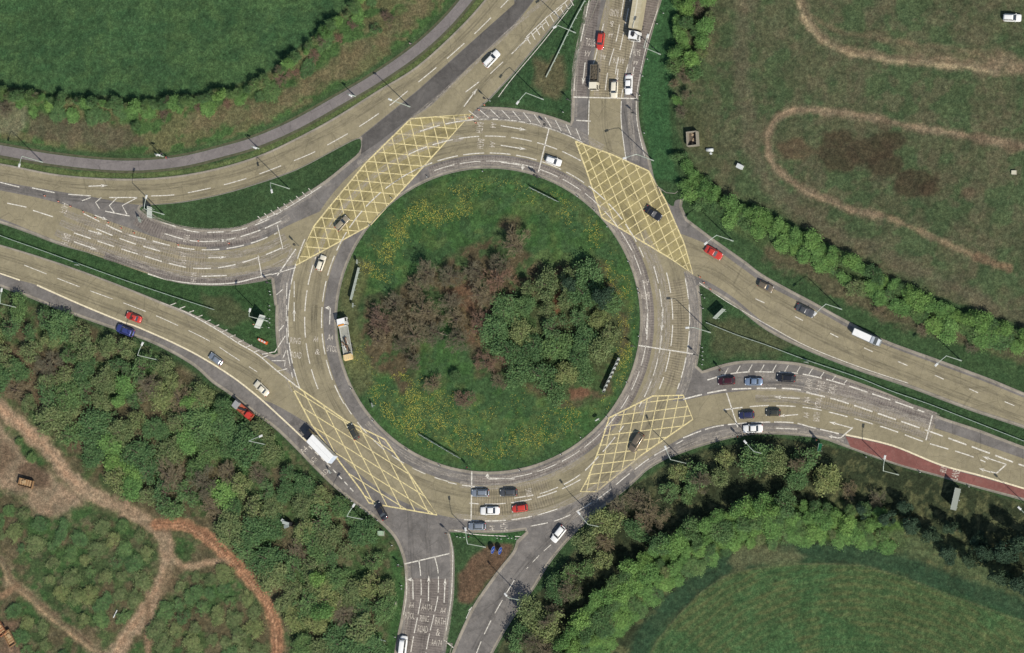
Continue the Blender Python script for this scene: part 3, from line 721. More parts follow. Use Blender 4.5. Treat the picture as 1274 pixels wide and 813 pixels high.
# south arm and slip road
for q in ([(521, 697), (523, 712), (524, 740), (520, 765), (514, 795), (508, 830)], [(541, 694), (545, 712), (545, 740), (540, 765), (533, 795), (527, 830)]):
    mk.dash(sm(q), 20, 4, 1.1)
mk.ribbon(sm([(559, 664), (563, 684), (563, 709), (561, 747), (555, 785)]), 0.9); mk.ribbon(sm([(503, 702), (506, 735), (502, 765)]), .8)
mk.dash(sm([(640, 722), (629, 740), (612, 770), (600, 795), (590, 820)]), 19, 10, 1.1)
mk.dash(sm([(700, 664), (690, 674), (672, 690), (655, 708)]), 12, 8, 0.8)
mk.ribbon([(553, 797), (564, 806)], 1.2); mk.ribbon(sm([(649, 668), (620, 667), (590, 665), (565, 660)]), 1.0)
mk.dash(sm([(640, 620), (680, 612), (720, 592), (752, 560), (776, 530)]), 24, 8, 1.2)
mk.dash(sm([(660, 655), (700, 645), (745, 620), (780, 592), (812, 568), (850, 548)]), 22, 8, 1.2)

def arrow(tail, tip, turn=0):
    t, p = np.array(tail, float), np.array(tip, float); L = np.linalg.norm(p - t); d = (p - t) / L; n = np.array([-d[1], d[0]])
    hl = min(9, L * .42)
    if turn:
        k = t + d * (L - 2); e = k + n * turn * 4 - d * 0
        mk.ribbon([tuple(t), tuple(k), tuple(k + d * 1.5 + n * turn * 2)], 1.3)
        b = k + n * turn * 1.5 + d
        mk.poly([tuple(b + d * 2.2), tuple(b + n * turn * 5.5 - d * .5), tuple(b - d * 2.6)])
    else:
        mk.ribbon([tuple(t), tuple(p - d * hl * .9)], 1.3)
        mk.poly([tuple(p), tuple(p - d * hl + n * 2.1), tuple(p - d * hl * .75), tuple(p - d * hl - n * 2.1)])
for a, b in (((110, 287), (128, 292)), ((92, 301), (121, 311)), ((118, 268), (134, 274)), ((259, 321), (282, 320)), ((255, 301), (284, 299)), ((623, 156.5), (655, 162)), ((623, 181), (655, 186)), ((728, 78), (725, 106)), ((769, 86), (767, 104)), ((789, 84), (786, 97)),
             ((806, 385), (804, 417)), ((825, 383), (823, 413)), ((995, 496), (963, 494)), ((993, 516), (968, 518)), ((1061, 533), (1031, 525)), ((1042, 545), (1031, 543)), ((1252, 578), (1222, 568)), ((1233, 588), (1218, 583)), ((533, 748), (533.5, 716)), ((552.5, 750), (554, 719)),
             ((366, 400), (366, 384)), ((577, 133), (594, 110)), ((643, 61), (660, 44)), ((580, 770), (587, 755))): arrow(a, b)
arrow((514, 746), (513.5, 720), -1); arrow((110, 232), (134, 231), 0); arrow((623, 202), (652, 206), 1); arrow((410, 404), (411, 382), -1); arrow((640, 596), (605, 595), 1)
struct(mk.build('road_markings', WHITE)); struct(crm.build('road_markings', CREAM))

def boxj(poly, a1, s1, a2, s2):
    f = Flat(0.038); pl = sm(poly, 1, True)
    q = poly + [poly[0]]; f.ribbon(q, 1.7)
    for ang, sp, z in ((a1, s1, .034), (a2, s2, .036)):
        g = Flat(z)
        d = np.array([math.cos(R(ang)), math.sin(R(ang))]); n = np.array([-d[1], d[0]])
        pr = [np.dot(n, p) for p in poly]
        c = min(pr) + sp * .6
        while c < max(pr) - 1:
            hits = []
            for (ax, ay), (bx, by) in zip(q, q[1:]):
                na, nb = np.dot(n, (ax, ay)) - c, np.dot(n, (bx, by)) - c
                if (na > 0) != (nb > 0):
                    t = na / (na - nb); hits.append((ax + (bx - ax) * t, ay + (by - ay) * t))
            hits.sort(key=lambda h: np.dot(d, h))
            for a, b in zip(hits[::2], hits[1::2]): g.ribbon([a, b], 1.15)
            c += sp
        b0 = len(f.v); f.v += g.v; f.f += [tuple(b0 + i for i in t) for t in g.f]
    struct(f.build('box_junction_markings', YELLOW))
boxj([(511, 148), (586, 142), (529, 205), (461, 280), (367, 331), (391, 281), (408, 260), (455, 203)], 5, 12.5, 76, 13.5)
boxj([(716, 176), (760, 192), (807, 213), (828, 250), (851, 303), (862, 341), (833, 321), (749, 271), (730, 213)], -35, 11, 68, 12.5)
boxj([(758, 520), (812, 493), (850, 492), (862, 522), (800, 565), (742, 612), (722, 612), (732, 594), (746, 557)], -7, 11.5, -78, 12.5)
boxj([(359, 474), (431, 524), (479, 547), (521, 607), (544, 641), (459, 626), (449, 610), (418, 569), (388, 529)], 32, 13, 63, 14)

LET = Flat(ZM + 0.002)
def word(s, px, py, up, w_, h_):
    cu = bpy.data.curves.new('t', 'FONT'); cu.body = s; cu.resolution_u = 2
    ob = bpy.data.objects.new('t', cu); COL.objects.link(ob); bpy.context.view_layer.update()
    me = ob.evaluated_get(bpy.context.evaluated_depsgraph_get()).to_mesh()
    vv = [v.co.copy() for v in me.vertices]; ff = [tuple(p.vertices) for p in me.polygons]
    ob.to_mesh_clear(); bpy.data.objects.remove(ob); bpy.data.curves.remove(cu)
    x0, x1 = min(v.x for v in vv), max(v.x for v in vv); y0, y1 = min(v.y for v in vv), max(v.y for v in vv)
    u = np.array(up, float); u /= np.linalg.norm(u); r = np.array([-u[1], u[0]])
    b0 = len(LET.v)
    for v in vv:
        q = np.array([px, py]) + r * ((v.x - (x0 + x1) / 2) / (x1 - x0) * w_) + u * ((v.y - (y0 + y1) / 2) / (y1 - y0) * h_)
        LET.v.append(P(q[0], q[1], LET.z))
    LET.f += [tuple(b0 + i for i in t) for t in ff]
UPV, DN, LF, RT = (0.1, -1), (-.12, 1), (-1, -.12), (1, .15)
for s, x, y, u, a, b in (("A4", 512, 753, UPV, 6, 7), ("B'TOL", 510, 766, UPV, 12, 8), ("A4174", 531, 756, UPV, 13.5, 8), ("RING", 528, 770, UPV, 11, 8), ("ROAD", 526, 783, UPV, 12.5, 9),
                         ("A4", 551, 760, UPV, 7, 7), ("BATH", 548, 773, UPV, 13, 9), ("&", 545, 787, UPV, 5, 9), ("A4174", 543, 800, UPV, 13.6, 8),
                         ("ROAD", 764, 16, DN, 11, 9), ("&", 761, 30, DN, 5, 7), ("A4", 760, 44, DN, 6, 7), ("B'TOL", 734.6, 53, DN, 12, 10), ("A4", 731, 67, DN, 7, 7), ("A4", 750.5, 71, DN, 7, 7), ("A4174", 770, 75.5, DN, 14, 8), ("BATH", 792, 65.6, DN, 9, 8), ("A4", 791, 78, DN, 6, 6),
                         ("A4174", 1006.5, 478, (-1, -.25), 13, 9), ("RING", 1021, 480, (-1, -.25), 11, 9), ("ROAD", 1035.6, 484, (-1, -.25), 12, 9), ("A4", 1004, 498, LF, 8, 8), ("B'TOL", 1018, 501, LF, 13, 8), ("A4", 1003, 517, LF, 7, 7), ("BATH", 1016, 519, LF, 11, 8),
                         ("BATH", 597, 159, RT, 13, 8), ("A4", 614, 156, RT, 7, 7), ("BATH", 598, 179, RT, 12, 8), ("A4", 613, 180, RT, 7, 7), ("A4174", 228, 321, (1, .05), 14, 7), ("BATH", 241, 345, (1, .05), 12, 7), ("RING", 232, 297, (1, .1), 9, 8),
                         ("A4174", 80, 259, (1, .3), 13, 9), ("BATH", 82, 298, (1, .3), 14, 9), ("RING", 367.5, 424, UPV, 13, 8), ("ROAD", 368.6, 442, UPV, 13, 8), ("A4", 393, 422, UPV, 6, 7), ("&", 395, 438, UPV, 6, 7), ("A4", 411, 420, UPV, 7, 7), ("B'TOL", 413, 434, UPV, 13, 8),
                         ("BATH", 803, 368, (-.02, 1), 10, 9), ("A4", 804, 352, (-.02, 1), 7, 8), ("A4", 612, 657.5, (-1, 0), 7, 7), ("BATH", 627, 656, (-1, .05), 11, 9), ("RING", 658, 613, (-1, .15), 10, 8),
                         ("BUS", 1174, 584, (-1, -.3), 8, 8), ("LANE", 1188.5, 591, (-1, -.3), 12, 9), ("A4", 378, 560, (-1, -1), 9, 7), ("BATH", 390, 573, (-1, -1), 9, 7), ("RD", 404, 588, (-1, -1), 9, 6)): word(s, x, y, u, a, b)
struct(LET.build('road_lettering', paintmat('worn_white_paint', alb(226, 216, 200), 1.0)))
# ------------------------------------------------------------------ vegetation
KL = 0.57                                        # what a leaf mass shows of its albedo
def leafmat(name, c, c2, lo=0.5, hi=1.5):
    def b(m, nt, p):
        oi = N(nt, 'ShaderNodeObjectInfo')
        ps = pos(nt)
        f1 = ramp(nt, noise_n(nt, ps, 0.55, 4, 0.6), [(0.35, 0.0), (0.65, 1.0)])
        cc = mul(nt, tuple(lin(c) / KL), tuple(lin(c2) / KL), f1, 'MIX')
        cc = mul(nt, cc, ramp(nt, noise_n(nt, ps, 1.6, 5, 0.8), [(0.34, lo), (0.66, hi)]))
        cc = mul(nt, cc, ramp(nt, oi.outputs['Random'], [(0, (0.80, 0.84, 0.85)), (0.5, (1, 1, 1)), (1, (1.22, 1.12, 1.02))]))
        nt.links.new(cc, p.inputs['Base Color']); p.inputs['Roughness'].default_value = 0.8
        p.inputs['Specular IOR Level'].default_value = 0.2
        tr = N(nt, 'ShaderNodeBsdfTranslucent'); nt.links.new(cc, tr.inputs[0])
        mx = N(nt, 'ShaderNodeMixShader'); mx.inputs[0].default_value = 0.25
        out = nt.nodes['Material Output']
        nt.links.new(p.outputs[0], mx.inputs[1]); nt.links.new(tr.outputs[0], mx.inputs[2]); nt.links.new(mx.outputs[0], out.inputs[0])
    return mat(name, b)
LEAF = {'bright': leafmat('bright_spring_leaf', (92, 120, 68), (76, 104, 58)),
        'green': leafmat('green_leaf', (80, 102, 64), (62, 86, 54)),
        'olive': leafmat('olive_leaf', (100, 108, 72), (80, 94, 60)),
        'dark': leafmat('dark_evergreen', (52, 68, 52), (36, 52, 40))}
TWIG = leafmat('bare_twigs', (104, 98, 80), (88, 83, 68), .85, 1.15)
TWIGR = leafmat('reddish_twigs', (106, 88, 76), (92, 78, 68), .85, 1.15)
BARK = plain('bark', lin((84, 72, 60)) / KG, 0.95, var=0.4)

def leaves(n, rad, h0, h1, size, seed, clumps=26, shape='round', up=0.5):
    r = np.random.default_rng(seed)
    cl = []
    for k in range(clumps):
        a = r.uniform(0, 2 * math.pi); t = r.uniform(0, 1)
        z = h0 + (h1 - h0) * (t ** 0.8)
        e = math.sqrt(max(0.06, 1 - (2 * t - 0.75) ** 2)) if shape == 'round' else (1.05 - 0.85 * t)
        q = rad * e * r.uniform(0.45, 1.0) * (0.8 + 0.3 * math.sin(a * 3 + seed))
        cl.append((q * math.cos(a), q * math.sin(a), z, r.uniform(0.55, 1.1) * rad * 0.34))
    v = np.zeros((n * 4, 3)); per = n // clumps
    V, F = [], []
    for c in cl:
        d = r.normal(size=(per, 3)); d /= np.linalg.norm(d, axis=1)[:, None]
        pp = np.array(c[:3]) + d * c[3] * (r.uniform(0.25, 1.0, (per, 1)) ** 0.6) * np.array([1, 1, 0.75])
        nn = d + r.normal(size=(per, 3)) * 0.7 + np.array([0, 0, up]); nn /= np.linalg.norm(nn, axis=1)[:, None]
        u = np.cross(nn, r.normal(size=(per, 3))); u /= np.linalg.norm(u, axis=1)[:, None]; w2 = np.cross(nn, u)
        s = size * r.uniform(0.6, 1.3, (per, 1))
        b0 = len(V) * 0
        for P0, U, W2, S in zip(pp, u, w2, s):
            k = len(V); V += [P0 - U * S * .5, P0 + W2 * S * .35, P0 + U * S * .6, P0 - W2 * S * .35]; F.append((k, k + 1, k + 2, k + 3))
    return V, F
def strip(V, F, a, b, w0, w1, r):
    d = b - a; L = np.linalg.norm(d) + 1e-6
    u = np.cross(d / L, r.normal(size=3)); u /= np.linalg.norm(u) + 1e-6
    k = len(V); V += [a - u * w0, a + u * w0, b + u * w1, b - u * w1]; F.append((k, k + 1, k + 2, k + 3))
def twigs(rad, h, seed, limbs=11, dens=1.0, spread=1.0):
    r = np.random.default_rng(seed); V, F = [], []; ends = []
    def grow(p, d, L, w, lev):
        q = p + d * L; strip(V, F, p, q, w, w * .6, r)
        if lev == 0: ends.append(q); return
        for k in range(int(r.integers(3, 6) * dens + .5)):
            nd = d + r.normal(size=3) * 0.55 * spread; nd[2] += 0.12; nd /= np.linalg.norm(nd)
            grow(p + d * L * r.uniform(.45, 1), nd, L * r.uniform(.5, .80), max(w * .5, .011), lev - 1)
    for k in range(limbs):
        a = 2 * math.pi * k / limbs + r.uniform(-.3, .3); el = r.uniform(.35, 1.35)
        d = np.array([math.cos(a) * math.cos(el), math.sin(a) * math.cos(el), math.sin(el)])
        grow(np.array([0, 0, h * r.uniform(.2, .45)]), d, rad * r.uniform(.42, .62), .05, 4)
    V = np.array(V); 
    return V, F, np.array(ends)
def leaf_on(ends, n, size, seed, sp=0.3, up=0.7, top=0.0):
    r = np.random.default_rng(seed)
    if top: ends = ends[ends[:, 2] > np.quantile(ends[:, 2], top)]
    p = ends[r.integers(0, len(ends), n)] + r.normal(size=(n, 3)) * sp
    nn = r.normal(size=(n, 3)) * .8 + np.array([.25, -.25, up]); nn /= np.linalg.norm(nn, axis=1)[:, None]
    u = np.cross(nn, r.normal(size=(n, 3))); u /= np.linalg.norm(u, axis=1)[:, None]; w = np.cross(nn, u)
    s = size * r.uniform(.6, 1.3, (n, 1))
    V = np.stack([p - u * s * .55, p + w * s * .38, p + u * s * .55, p - w * s * .38], 1).reshape(-1, 3)
    return V, [(k, k + 1, k + 2, k + 3) for k in range(0, 4 * n, 4)]
PROTO = {}
def trunkmesh(h, r0):
    m = MB(); m.tube((0, 0, -0.3), (0.05, 0.02, h * .45), r0, r0 * .7); m.tube((0.05, 0.02, h * .45), (0.1, -0.05, h * .8), r0 * .7, r0 * .3)
    for k in range(5):
        a = k * 1.35; m.tube((0.04, 0, h * (.25 + .08 * k)), (math.cos(a) * h * .2, math.sin(a) * h * .2, h * (.5 + .07 * k)), r0 * .4, r0 * .12, 5)
    return m
def getproto(key):
    """meshes are made once: (trunk mesh, [(part name, mesh)])"""
    if key in PROTO: return PROTO[key]
    kind, var = key; sd = var * 13 + {'bright': 1, 'green': 2, 'olive': 3, 'dark': 4, 'bare': 5, 'red': 6, 'ivy': 7}[kind] * 101
    def mk_(n, V, F, m):
        me = bpy.data.meshes.new(n); me.from_pydata([tuple(q) for q in V], [], F); me.update(); me.materials.append(m); return me
    parts = []
    t = trunkmesh(1.0 * 5, .14)
    tm = bpy.data.meshes.new('trunk'); tm.from_pydata(t.v, [], t.f); tm.update(); tm.materials.append(BARK)
    # every prototype is 5 m tall with a 2 m crown radius, scaled on placing
    V, F, E = twigs(1.8, 4.4, sd, 10 if kind in ('bare', 'red') else 9, 1.05 if kind in ('bare', 'red') else 0.72)
    if kind == 'dark':
        V2, F2 = leaves(4200, 2.0, 0.5, 5.0, 0.22, sd, 46, 'cone', .3); parts.append(('crown', mk_('crown', V2, F2, LEAF['dark'])))
    elif kind in ('bare', 'red'):
        parts.append(('crown', mk_('crown', V, F, TWIGR if kind == 'red' else TWIG)))
    else:
        parts.append(('branches', mk_('branches', V, F, TWIG)))
        n = {'bright': 5200, 'green': 4600, 'olive': 3600, 'ivy': 1500}[kind]
        V2, F2 = leaf_on(E, n, .20, sd, .30 if kind != 'ivy' else .18)
        parts.append(('crown' if kind != 'ivy' else 'foliage', mk_('crown', V2, F2, LEAF[kind if kind != 'ivy' else ('olive' if var % 2 else 'green')])))
    PROTO[key] = (tm, parts); return PROTO[key]
PLANTS = []
def plant(px, py, kind, h, rad, area, shrub=False):
    if kind in ('bare', 'red') and not shrub: rad *= 1.35
    PLANTS.append([px, py, kind, h, rad, area, shrub])
def scatter(poly, sp, kinds, h, rad, area, shrub=False, seed=1, avoid=None):
    r = random.Random(seed); x0, x1 = min(p[0] for p in poly), max(p[0] for p in poly); y0, y1 = min(p[1] for p in poly), max(p[1] for p in poly)
    pts = []; tries = 0; miss = 0
    while miss < 500:
        x, y = r.uniform(x0, x1), r.uniform(y0, y1); miss += 1
        if not inside(np.array([x]), np.array([y]), poly)[0]: continue
        if not (-14 < x < 1296 and -10 < y < 832): continue
        if any((x - a) ** 2 + (y - b) ** 2 < sp * sp for a, b in pts): continue
        if avoid and avoid(x, y): continue
        pts.append((x, y)); miss = 0
        g = r.uniform(.78, 1.25)
        plant(x, y, r.choice(kinds), h * g * r.uniform(.85, 1.15), rad * g, area, shrub)
def alongrow(pl, sp, kinds, h, rad, area, shrub=False, seed=2, jit=2):
    r = random.Random(seed); L = length(pl); t = 0
    while t < L:
        c = cut(pl, t, t + .5)
        if c:
            x, y = c[0]; x += r.uniform(-jit, jit); y += r.uniform(-jit, jit)
            if -14 < x < 1290 and -12 < y < 828:
                g = r.uniform(.7, 1.35); plant(x, y, r.choice(kinds), h * g, rad * g, area, shrub)
        t += sp * r.uniform(.75, 1.25)
# hedge of the north-west field (base lies on the road side of its own shadow)
alongrow(offs(HEDGE_NW, -9) if offs(HEDGE_NW, -9)[10][1] > HEDGE_NW[10][1] else offs(HEDGE_NW, 9), 10, ['bright', 'green', 'green', 'ivy'], 4.2, 1.6, 'the northwest field hedge', True, 3)
HB = offs(HEDGE_NW, 20) if offs(HEDGE_NW, 9)[10][1] > HEDGE_NW[10][1] else offs(HEDGE_NW, -20)
alongrow(HB, 19, ['bright', 'bright', 'green', 'red'], 1.2, 2.0, 'the footpath scrub', True, 5, 5)
for x, y, k, h, r_ in ((50, 122, 'bare', 5, 1.6), (215, 128, 'bare', 5, 1.4), (275, 116, 'ivy', 5, 1.5), (352, 88, 'bare', 5, 1.4), (405, 52, 'bare', 5.5, 1.5), (14, 138, 'bare', 5, 2.6), (172, 158, 'green', 2.5, 1.2), (485, 22, 'red', 3.5, 2), (470, 38, 'ivy', 3, 1.8)):
    plant(x, y, k, h, r_, 'the northwest field hedge')
# beside the north arm
scatter([(850, -12), (897, -12), (882, 60), (868, 110), (862, 150), (846, 150), (840, 90), (846, 30)], 12, ['bright', 'green', 'ivy', 'bright', 'bare'], 4.6, 1.9, 'the belt beside the north road', False, 7)
scatter([(842, 180), (862, 196), (900, 240), (880, 246), (862, 222), (846, 205)], 13, ['ivy', 'green', 'olive', 'bright'], 3.0, 1.4, 'the belt beside the north road', False, 8)
NEH = sm([(876, 212), (905, 236), (954, 258), (1000, 282), (1055, 309), (1100, 334), (1150, 362), (1200, 382), (1250, 396), (1300, 412)])
s_ = 1 if offs(NEH, 9)[10][1] > NEH[10][1] else -1
alongrow(offs(NEH, 13 * s_), 12, ['bright', 'green', 'bright', 'bright'], 4.2, 2.1, 'the bypass hedge', False, 9, 2)
alongrow(cut(offs(NEH, 29 * s_), 0, 170), 14, ['bright', 'green', 'bright'], 3.0, 2.0, 'the bypass hedge', False, 10, 3)
alongrow(cut(offs(NEH, 31 * s_), 170, 460), 14, ['bright', 'bright', 'green', 'bright', 'ivy'], 3.0, 2.3, 'the bypass hedge', False, 12, 6)
for x, y in ((1096, 388), (1150, 410), (1215, 432)): plant(x, y, 'bare', 3, 2.2, 'the bypass hedge')
# the island
BI = [(500, 360), (545, 335), (600, 330), (628, 350), (618, 410), (590, 425), (545, 425), (500, 425), (470, 430), (462, 405), (480, 385)]
scatter(BI, 23, ['bare', 'red', 'bare', 'bare'], 6.0, 3.4, 'the island thicket', False, 14)
for x, y, k, h, r_ in ((650, 308, 'bare', 8, 4.6), (630, 332, 'bare', 6, 3.2), (545, 480, 'bare', 4.5, 2.6), (582, 498, 'red', 4, 2.2), (572, 470, 'green', 3.5, 1.8), (610, 452, 'red', 5.5, 2.7), (640, 446, 'red', 5, 2.5), (520, 452, 'bare', 5, 3), (505, 432, 'bare', 5.5, 3), (625, 475, 'bare', 4, 2.2), (760, 372, 'dark', 8, 3.3), (718, 356, 'dark', 7, 2.8), (665, 360, 'ivy', 6, 2.8)):
    plant(x, y, k, h, r_, 'the island thicket')
GT = [(630, 380), (690, 350), (750, 345), (776, 370), (768, 420), (742, 462), (725, 482), (695, 490), (650, 475), (622, 440), (616, 400)]
scatter(GT, 22, ['green', 'green', 'olive', 'ivy', 'green'], 5.0, 3.3, 'the island thicket', False, 15)
for x, y in ((690, 776), (714, 736), (668, 800), (1000, 580), (880, 600)): plant(x, y, 'bare', 9, 2.6, 'the slip road belt')
# south-west wood
rd = lambda x, y: (math.hypot(x - 312, y - 520) < 21 or segdist(np.array([x]), np.array([y]), TA)[0] < 15 or segdist(np.array([x]), np.array([y]), TB)[0] < 16 or segdist(np.array([x]), np.array([y]), P2[-40:])[0] < 1)
SWW = [(-10, 372), (75, 400), (160, 432), (240, 472), (300, 516), (350, 558), (400, 604), (440, 640), (470, 664), (486, 700), (486, 770), (474, 822), (362, 822), (362, 770), (345, 730), (310, 690), (270, 650), (200, 630), (150, 600), (100, 560), (60, 515), (0, 480), (-10, 470)]
scatter(SWW, 21, ['ivy', 'bare', 'green', 'ivy', 'olive', 'ivy', 'green', 'bright', 'olive', 'ivy'], 4.2, 3.8, 'the southwest wood', False, 16, rd)
scatter([(80, 655), (170, 650), (195, 690), (185, 730), (150, 775), (100, 770), (62, 735), (58, 690)], 17, ['ivy', 'olive', 'green', 'ivy', 'olive'], 1.3, 2.3, 'the dirt track scrub', True, 17, rd)
scatter([(222, 722), (290, 712), (325, 770), (330, 822), (200, 822), (196, 770)], 17, ['ivy', 'olive', 'green', 'ivy', 'olive'], 1.3, 2.3, 'the dirt track scrub', True, 18, rd)
scatter([(10, 630), (70, 650), (50, 690), (20, 690), (-8, 660)], 17, ['ivy', 'olive', 'green', 'ivy', 'olive'], 1.3, 2.3, 'the dirt track scrub', True, 19, rd)
scatter([(10, 745), (50, 775), (100, 822), (30, 822), (24, 780)], 17, ['ivy', 'olive', 'green', 'ivy', 'olive'], 1.3, 2.3, 'the dirt track scrub', True, 20, rd)
scatter([(20, 540), (60, 560), (72, 585), (40, 575)], 15, ['green'], 1.4, 1.5, 'the dirt track scrub', True, 22, rd)
for x, y, h, r_ in ((400, 722, 5.5, 2.9), (408, 762, 6, 3.4), (268, 520, 4, 2.2), (240, 500, 4, 2.4), (150, 500, 3, 2)): plant(x, y, 'bright', h, r_, 'the southwest wood')
# south-east belt
SEW = [(648, 800), (664, 757), (700, 712), (735, 672), (775, 634), (835, 592), (900, 566), (960, 562), (1022, 566), (1040, 590), (1044, 600), (1000, 598), (940, 596), (885, 602), (840, 628), (790, 668), (750, 712), (705, 775), (690, 830), (640, 830)]
scatter(SEW, 22, ['bare', 'ivy', 'ivy', 'green', 'olive'], 6.0, 3.3, 'the slip road belt', False, 24)
BB = sm([(700, 850), (738, 790), (790, 738), (845, 695), (905, 664), (975, 650), (1060, 655), (1110, 660)])
for k, (o_, h_) in enumerate(((-18, 7.0), (-5, 4.4), (8, 2.4), (20, 1.2))): alongrow(offs(BB, o_), 15, ['bright', 'bright', 'bright', 'green', 'ivy'] if h_ < 4 else ['bright', 'green', 'bright'], h_, 2.1, 'the southeast field edge', True, 25 + k, 4)
for x, y, h, r_ in ((1080, 636, 6.5, 2.4), (1110, 648, 7, 2.6), (1140, 655, 7, 2.6), (1165, 668, 7, 2.8), (1190, 660, 7.5, 2.7), (1186, 690, 6, 2.6), (1214, 700, 8, 2.8), (1238, 690, 11, 3.4), (1262, 690, 12, 3.6), (1285, 680, 12, 3.6), (1250, 720, 9, 3.0), (1278, 730, 9, 3), (1225, 676, 8, 2.4), (1060, 612, 5, 2.2), (1095, 622, 5.5, 2.2), (1130, 632, 6, 2.2)):
    plant(x, y, 'dark' if x > 1100 or h > 6 else 'bare', h, r_, 'the bus lane clump')

LOOK = {'bright': 'bright green leafy', 'green': 'mid green leafy', 'olive': 'pale olive green', 'dark': 'dark evergreen', 'bare': 'bare grey-brown', 'red': 'bare reddish-brown', 'ivy': 'thin greenish'}
NUMW = ['', 'first', 'second', 'third', 'fourth', 'fifth', 'sixth', 'seventh', 'eighth', 'ninth', 'tenth', 'eleventh', 'twelfth', 'thirteenth', 'fourteenth', 'fifteenth', 'sixteenth', 'seventeenth', 'eighteenth', 'nineteenth', 'twentieth']
def ordw(n):
    if n <= 20: return NUMW[n]
    t = {2: 'twenty', 3: 'thirty', 4: 'forty', 5: 'fifty', 6: 'sixty', 7: 'seventy', 8: 'eighty', 9: 'ninety'}[n // 10]
    return t[:-1] + 'ieth' if n % 10 == 0 else t + '-' + NUMW[n % 10]
sets = {}
for q in PLANTS: sets.setdefault((q[2], q[5], q[6]), []).append(q)
NAMES = {'bright': 'leafy_tree', 'green': 'leafy_tree', 'olive': 'leafy_tree', 'dark': 'evergreen_tree', 'bare': 'bare_tree', 'red': 'bare_tree', 'ivy': 'bare_tree'}
SN = {'bright': 'leafy_shrub', 'green': 'leafy_shrub', 'olive': 'leafy_shrub', 'dark': 'evergreen_shrub', 'bare': 'bare_shrub', 'red': 'bare_shrub', 'ivy': 'bare_shrub'}
vc = 0
for (kind, area, shrub), L_ in sets.items():
    L_.sort(key=lambda q: q[0])
    for i, (px, py, _, h, rad, _, _) in enumerate(L_):
        w_ = 'shrub' if shrub else 'tree'
        lab = f"{LOOK[kind]} {w_}, {ordw(i + 1)} such from left in {area}" if len(L_) > 1 else f"{LOOK[kind]} {w_} in {area}"
        tm, parts = getproto((kind, vc % 4)); vc += 1
        o = thing((SN if shrub else NAMES)[kind], lab, w_, P(px, py), random.uniform(0, 6.28), f"{w_}s in {area}")
        o.scale = (rad / 2.0 * random.uniform(.8, 1.25), rad / 2.0 * random.uniform(.8, 1.25), h / 5.0)
        t = link(bpy.data.objects.new('stem' if shrub else 'trunk', tm), o)
        for nm, me in parts: link(bpy.data.objects.new(nm, me), o)
print('TREES', sum(1 for q in PLANTS if not q[6]), 'SHRUBS', sum(1 for q in PLANTS if q[6]))

# dandelions on the island and rough grass tufts: nobody could count them
def stuffcards(name, label, cat, pts, size, m, h=0.08, seed=1):
    r = np.random.default_rng(seed); V, F = [], []
    for x, y in pts:
        p = P(x, y); z = gz(x, y) + h; s = size * r.uniform(.6, 1.4); a = r.uniform(0, 3)
        u = Vector((math.cos(a), math.sin(a), r.uniform(-.3, .3))) * s; w2 = Vector((-math.sin(a), math.cos(a), r.uniform(-.3, .3))) * s
        c = Vector((p.x, p.y, z)); k = len(V); V += [c - u, c + w2, c + u, c - w2]; F.append((k, k + 1, k + 2, k + 3))
    o = meshobj(name, V, F, m); o['kind'] = 'stuff'; o['label'] = label; o['category'] = cat; return o
def gz(x, y):
    i = int((y + 64) / STEP); j = int((x + 64) / STEP); return co[i, j, 2] if 0 <= i < H and 0 <= j < Wd else 0
yel = []; r = np.random.default_rng(8)
X = r.uniform(420, 796, 90000); Y = r.uniform(212, 586, 90000); rr = np.hypot(X - CX, Y - CY); aa = np.degrees(np.arctan2(Y - CY, X - CX)) % 360
dens = np.zeros(90000)
for a0, a1, r0, r1, w_ in ((45, 140, 130, 176, .8), (105, 150, 118, 180, 1.6), (200, 262, 128, 176, 1.5), (290, 360, 150, 184, .9), (0, 40, 160, 186, 2.0), (262, 292, 150, 180, .35), (40, 140, 95, 130, .35), (150, 170, 150, 180, .3)):
    dens = np.maximum(dens, w_ * ((aa > a0) & (aa < a1)) * np.clip((rr - r0) / 14, 0, 1) * np.clip((r1 - rr) / 10, 0, 1))
nz = fbm(X, Y, 16, 4, 91)
ok = r.uniform(0, 1, 90000) < dens * np.clip((nz - .36) * 3, 0, 1)
stuffcards('dandelions', 'patches of small yellow flowers in the island grass', 'flowers', list(zip(X[ok], Y[ok]))[:26000], 0.07, plain('dandelion_yellow', lin((180, 172, 74)) / KG, 0.7), 0.1)
